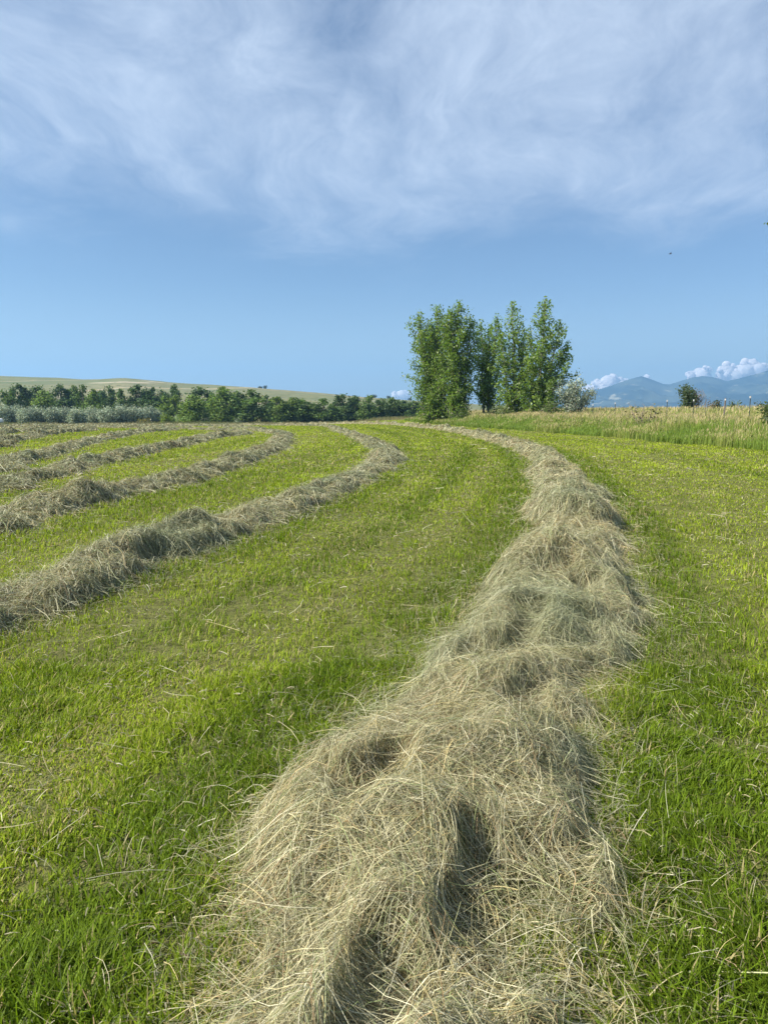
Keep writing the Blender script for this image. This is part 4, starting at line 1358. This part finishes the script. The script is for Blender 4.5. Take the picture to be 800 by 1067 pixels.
for yy in (-0.80, 0.80):
    sg = 1 if yy > 0 else -1
    vv = [(-3.25, sg * 0.87, 1.22), (-1.75, sg * 0.90, 1.22), (-2.32, sg * 0.806, 1.78), (-3.22, sg * 0.806, 1.78)]
    me = bpy.data.meshes.new('side_window')
    me.from_pydata(vv + [(a_, b_ + sg * 0.03, c_) for a_, b_, c_ in vv], [], [(0, 1, 2, 3), (7, 6, 5, 4), (0, 4, 5, 1), (1, 5, 6, 2), (2, 6, 7, 3), (3, 7, 4, 0)])
    me.materials.append(M_glass)
    link('window', me, truck)
    v_, f_ = box(-0.06, 0.012, sg * 0.62 - 0.17, sg * 0.62 + 0.17, 0.72, 0.92)
    link('headlight', mesh('headlight', v_, f_, M_lamp), truck)
    for xx in (-0.95, -4.35):
        c0 = np.array([xx, sg * 0.80, 0.39])
        a_ = np.linspace(0, 2 * math.pi, 25)[:-1]
        prof2 = [(0.23, -0.12), (0.36, -0.12), (0.39, -0.08), (0.39, 0.08), (0.36, 0.12), (0.23, 0.12)]
        v_ = np.array([[c0[0] + r_ * math.cos(t_), c0[1] + y_ + sg * 0.04, c0[2] + r_ * math.sin(t_)] for t_ in a_ for r_, y_ in prof2])
        f_ = np.array([[q * 6 + k, q * 6 + (k + 1) % 6, ((q + 1) % 24) * 6 + (k + 1) % 6, ((q + 1) % 24) * 6 + k] for q in range(24) for k in range(6)])
        wh = empty('wheel', (0, 0, 0))
        wh.parent = truck
        link('tyre', mesh('tyre', v_, f_, M_tyre, smooth=True), wh)
        v_, f_ = tube([c0 + np.array([0, sg * q, 0]) for q in (-0.05, 0.06, 0.12, 0.121)], [0.23, 0.23, 0.20, 0.01], 20)
        link('rim', mesh('rim', v_, f_, M_chrome), wh)
v_, f_ = box(-0.05, 0.05, -0.9, 0.9, 0.46, 0.64)
link('bumper', mesh('bumper', v_, f_, M_chrome), truck)

# ------------------------------------------------------------------ small bird
M_bird = plain('bird_feather', (0.05, 0.05, 0.055), 0.8)
bp_ = at(698, 264.5, 70)
bird = empty('bird', bp_)
tag(bird, 'small dark bird flying in the clear sky above the mountains', 'bird')
v_, f_ = tube([np.array([q, 0, 0.02 * math.sin(q * 9)]) for q in np.linspace(-0.12, 0.14, 9)], [0.012, 0.018, 0.03, 0.038, 0.036, 0.028, 0.022, 0.02, 0.004], 8)
link('body', mesh('body', v_, f_, M_bird, smooth=True), bird)
for sg in (-1, 1):
    t_ = np.linspace(0, 1, 7)
    ld = np.stack([0.05 - 0.05 * t_ ** 2, sg * (0.02 + 0.24 * t_), 0.02 + 0.07 * np.sin(t_ * 2.2)], -1)
    tr_ = np.stack([-0.05 - 0.08 * t_ ** 3 + 0.05 * t_, sg * (0.02 + 0.22 * t_), 0.015 + 0.07 * np.sin(t_ * 2.2)], -1)
    v_ = np.concatenate([ld, tr_, ld - [0, 0, 0.008], tr_ - [0, 0, 0.008]])
    f_ = [[k, k + 1, k + 8, k + 7] for k in range(6)] + [[k + 14, k + 21, k + 22, k + 15] for k in range(6)] + [[k, k + 14, k + 15, k + 1] for k in range(6)] + [[k + 7, k + 8, k + 22, k + 21] for k in range(6)]
    link('wing', mesh('wing', v_, np.array(f_), M_bird, smooth=True), bird)

# ------------------------------------------------------------------ cumulus beyond the mountains, outside the haze
import bmesh
M_cloud = bpy.data.materials.new('cloud_white')
M_cloud.use_nodes = True
n = N(M_cloud.node_tree)
bs = n('ShaderNodeBsdfDiffuse', {'Color': (0.95, 0.93, 0.94, 1)})
tr = n('ShaderNodeBsdfTranslucent', {'Color': (0.93, 0.91, 0.94, 1)})
n('ShaderNodeOutputMaterial', {0: n('ShaderNodeMixShader', {0: 0.65, 1: bs.outputs[0], 2: tr.outputs[0]}).outputs[0]})


def cumulus(puffs, label, depth=7500):
    """puffs: (px, py, radius in px)"""
    c0 = at(puffs[0][0], puffs[0][1], depth)
    more = []
    for px, py, r in puffs:
        for _ in range(5):
            a_ = rng.uniform(-0.4, math.pi + 0.4)
            more.append((px + math.cos(a_) * r * 1.0, py - math.sin(a_) * r * 0.85, r * rng.uniform(0.22, 0.42)))
    puffs = [(q[0], q[1], q[2] * 0.92) for q in puffs] + more
    ac = Acc()
    bm = bmesh.new()
    bmesh.ops.create_icosphere(bm, subdivisions=4, radius=1.0)
    bv_ = np.array([q.co[:] for q in bm.verts])
    bf_ = np.array([[q.index for q in f.verts] for f in bm.faces])
    bm.free()
    for k, (px, py, r) in enumerate(puffs):
        ctr = at(px, py, depth + rng.uniform(-60, 60)) - c0
        R_ = r / F * depth
        nz = fbm(bv_[:, 0] * 2.2 + 5 * k, bv_[:, 1] * 2.2 + bv_[:, 2] * 3.1, 300 + k, 5, 0.6)
        nz2 = fbm(bv_[:, 2] * 6 + 3 * k, bv_[:, 0] * 6 - bv_[:, 1] * 4, 330 + k, 4, 0.6)
        ac.add(bv_ * (R_ * (1 + 0.17 * nz + 0.07 * nz2))[:, None] * np.array([1.15, 1, 0.95]) + ctr, bf_)
    o = link('cumulus_cloud', ac.build('cumulus_cloud', M_cloud, True), None, c0)
    return tag(o, label, 'cloud')


cumulus([(634, 399, 9), (623, 403, 7), (645, 402, 8), (655, 403, 8), (613, 408, 6), (632, 406, 10), (672, 396, 5)], 'white cloud behind the left slope of the nearest mountain peak')
cumulus([(728, 388, 5.5), (735, 386.5, 5), (719, 390.5, 4), (731, 392, 7), (722, 394, 5)], 'small white double-puffed cloud above the middle peak')
cumulus([(758, 386, 8), (768, 388, 8), (781, 381, 8), (776, 387, 9), (751, 391, 6), (790, 385, 7), (800, 388, 8), (766, 393, 10)], 'biggest white cloud, billowing above the saddle of the mountains')
cumulus([(419, 410.5, 4.5), (412, 412, 4), (426, 411.5, 4), (418, 414, 6)], 'faint little cloud low between the far trees and the poplars')
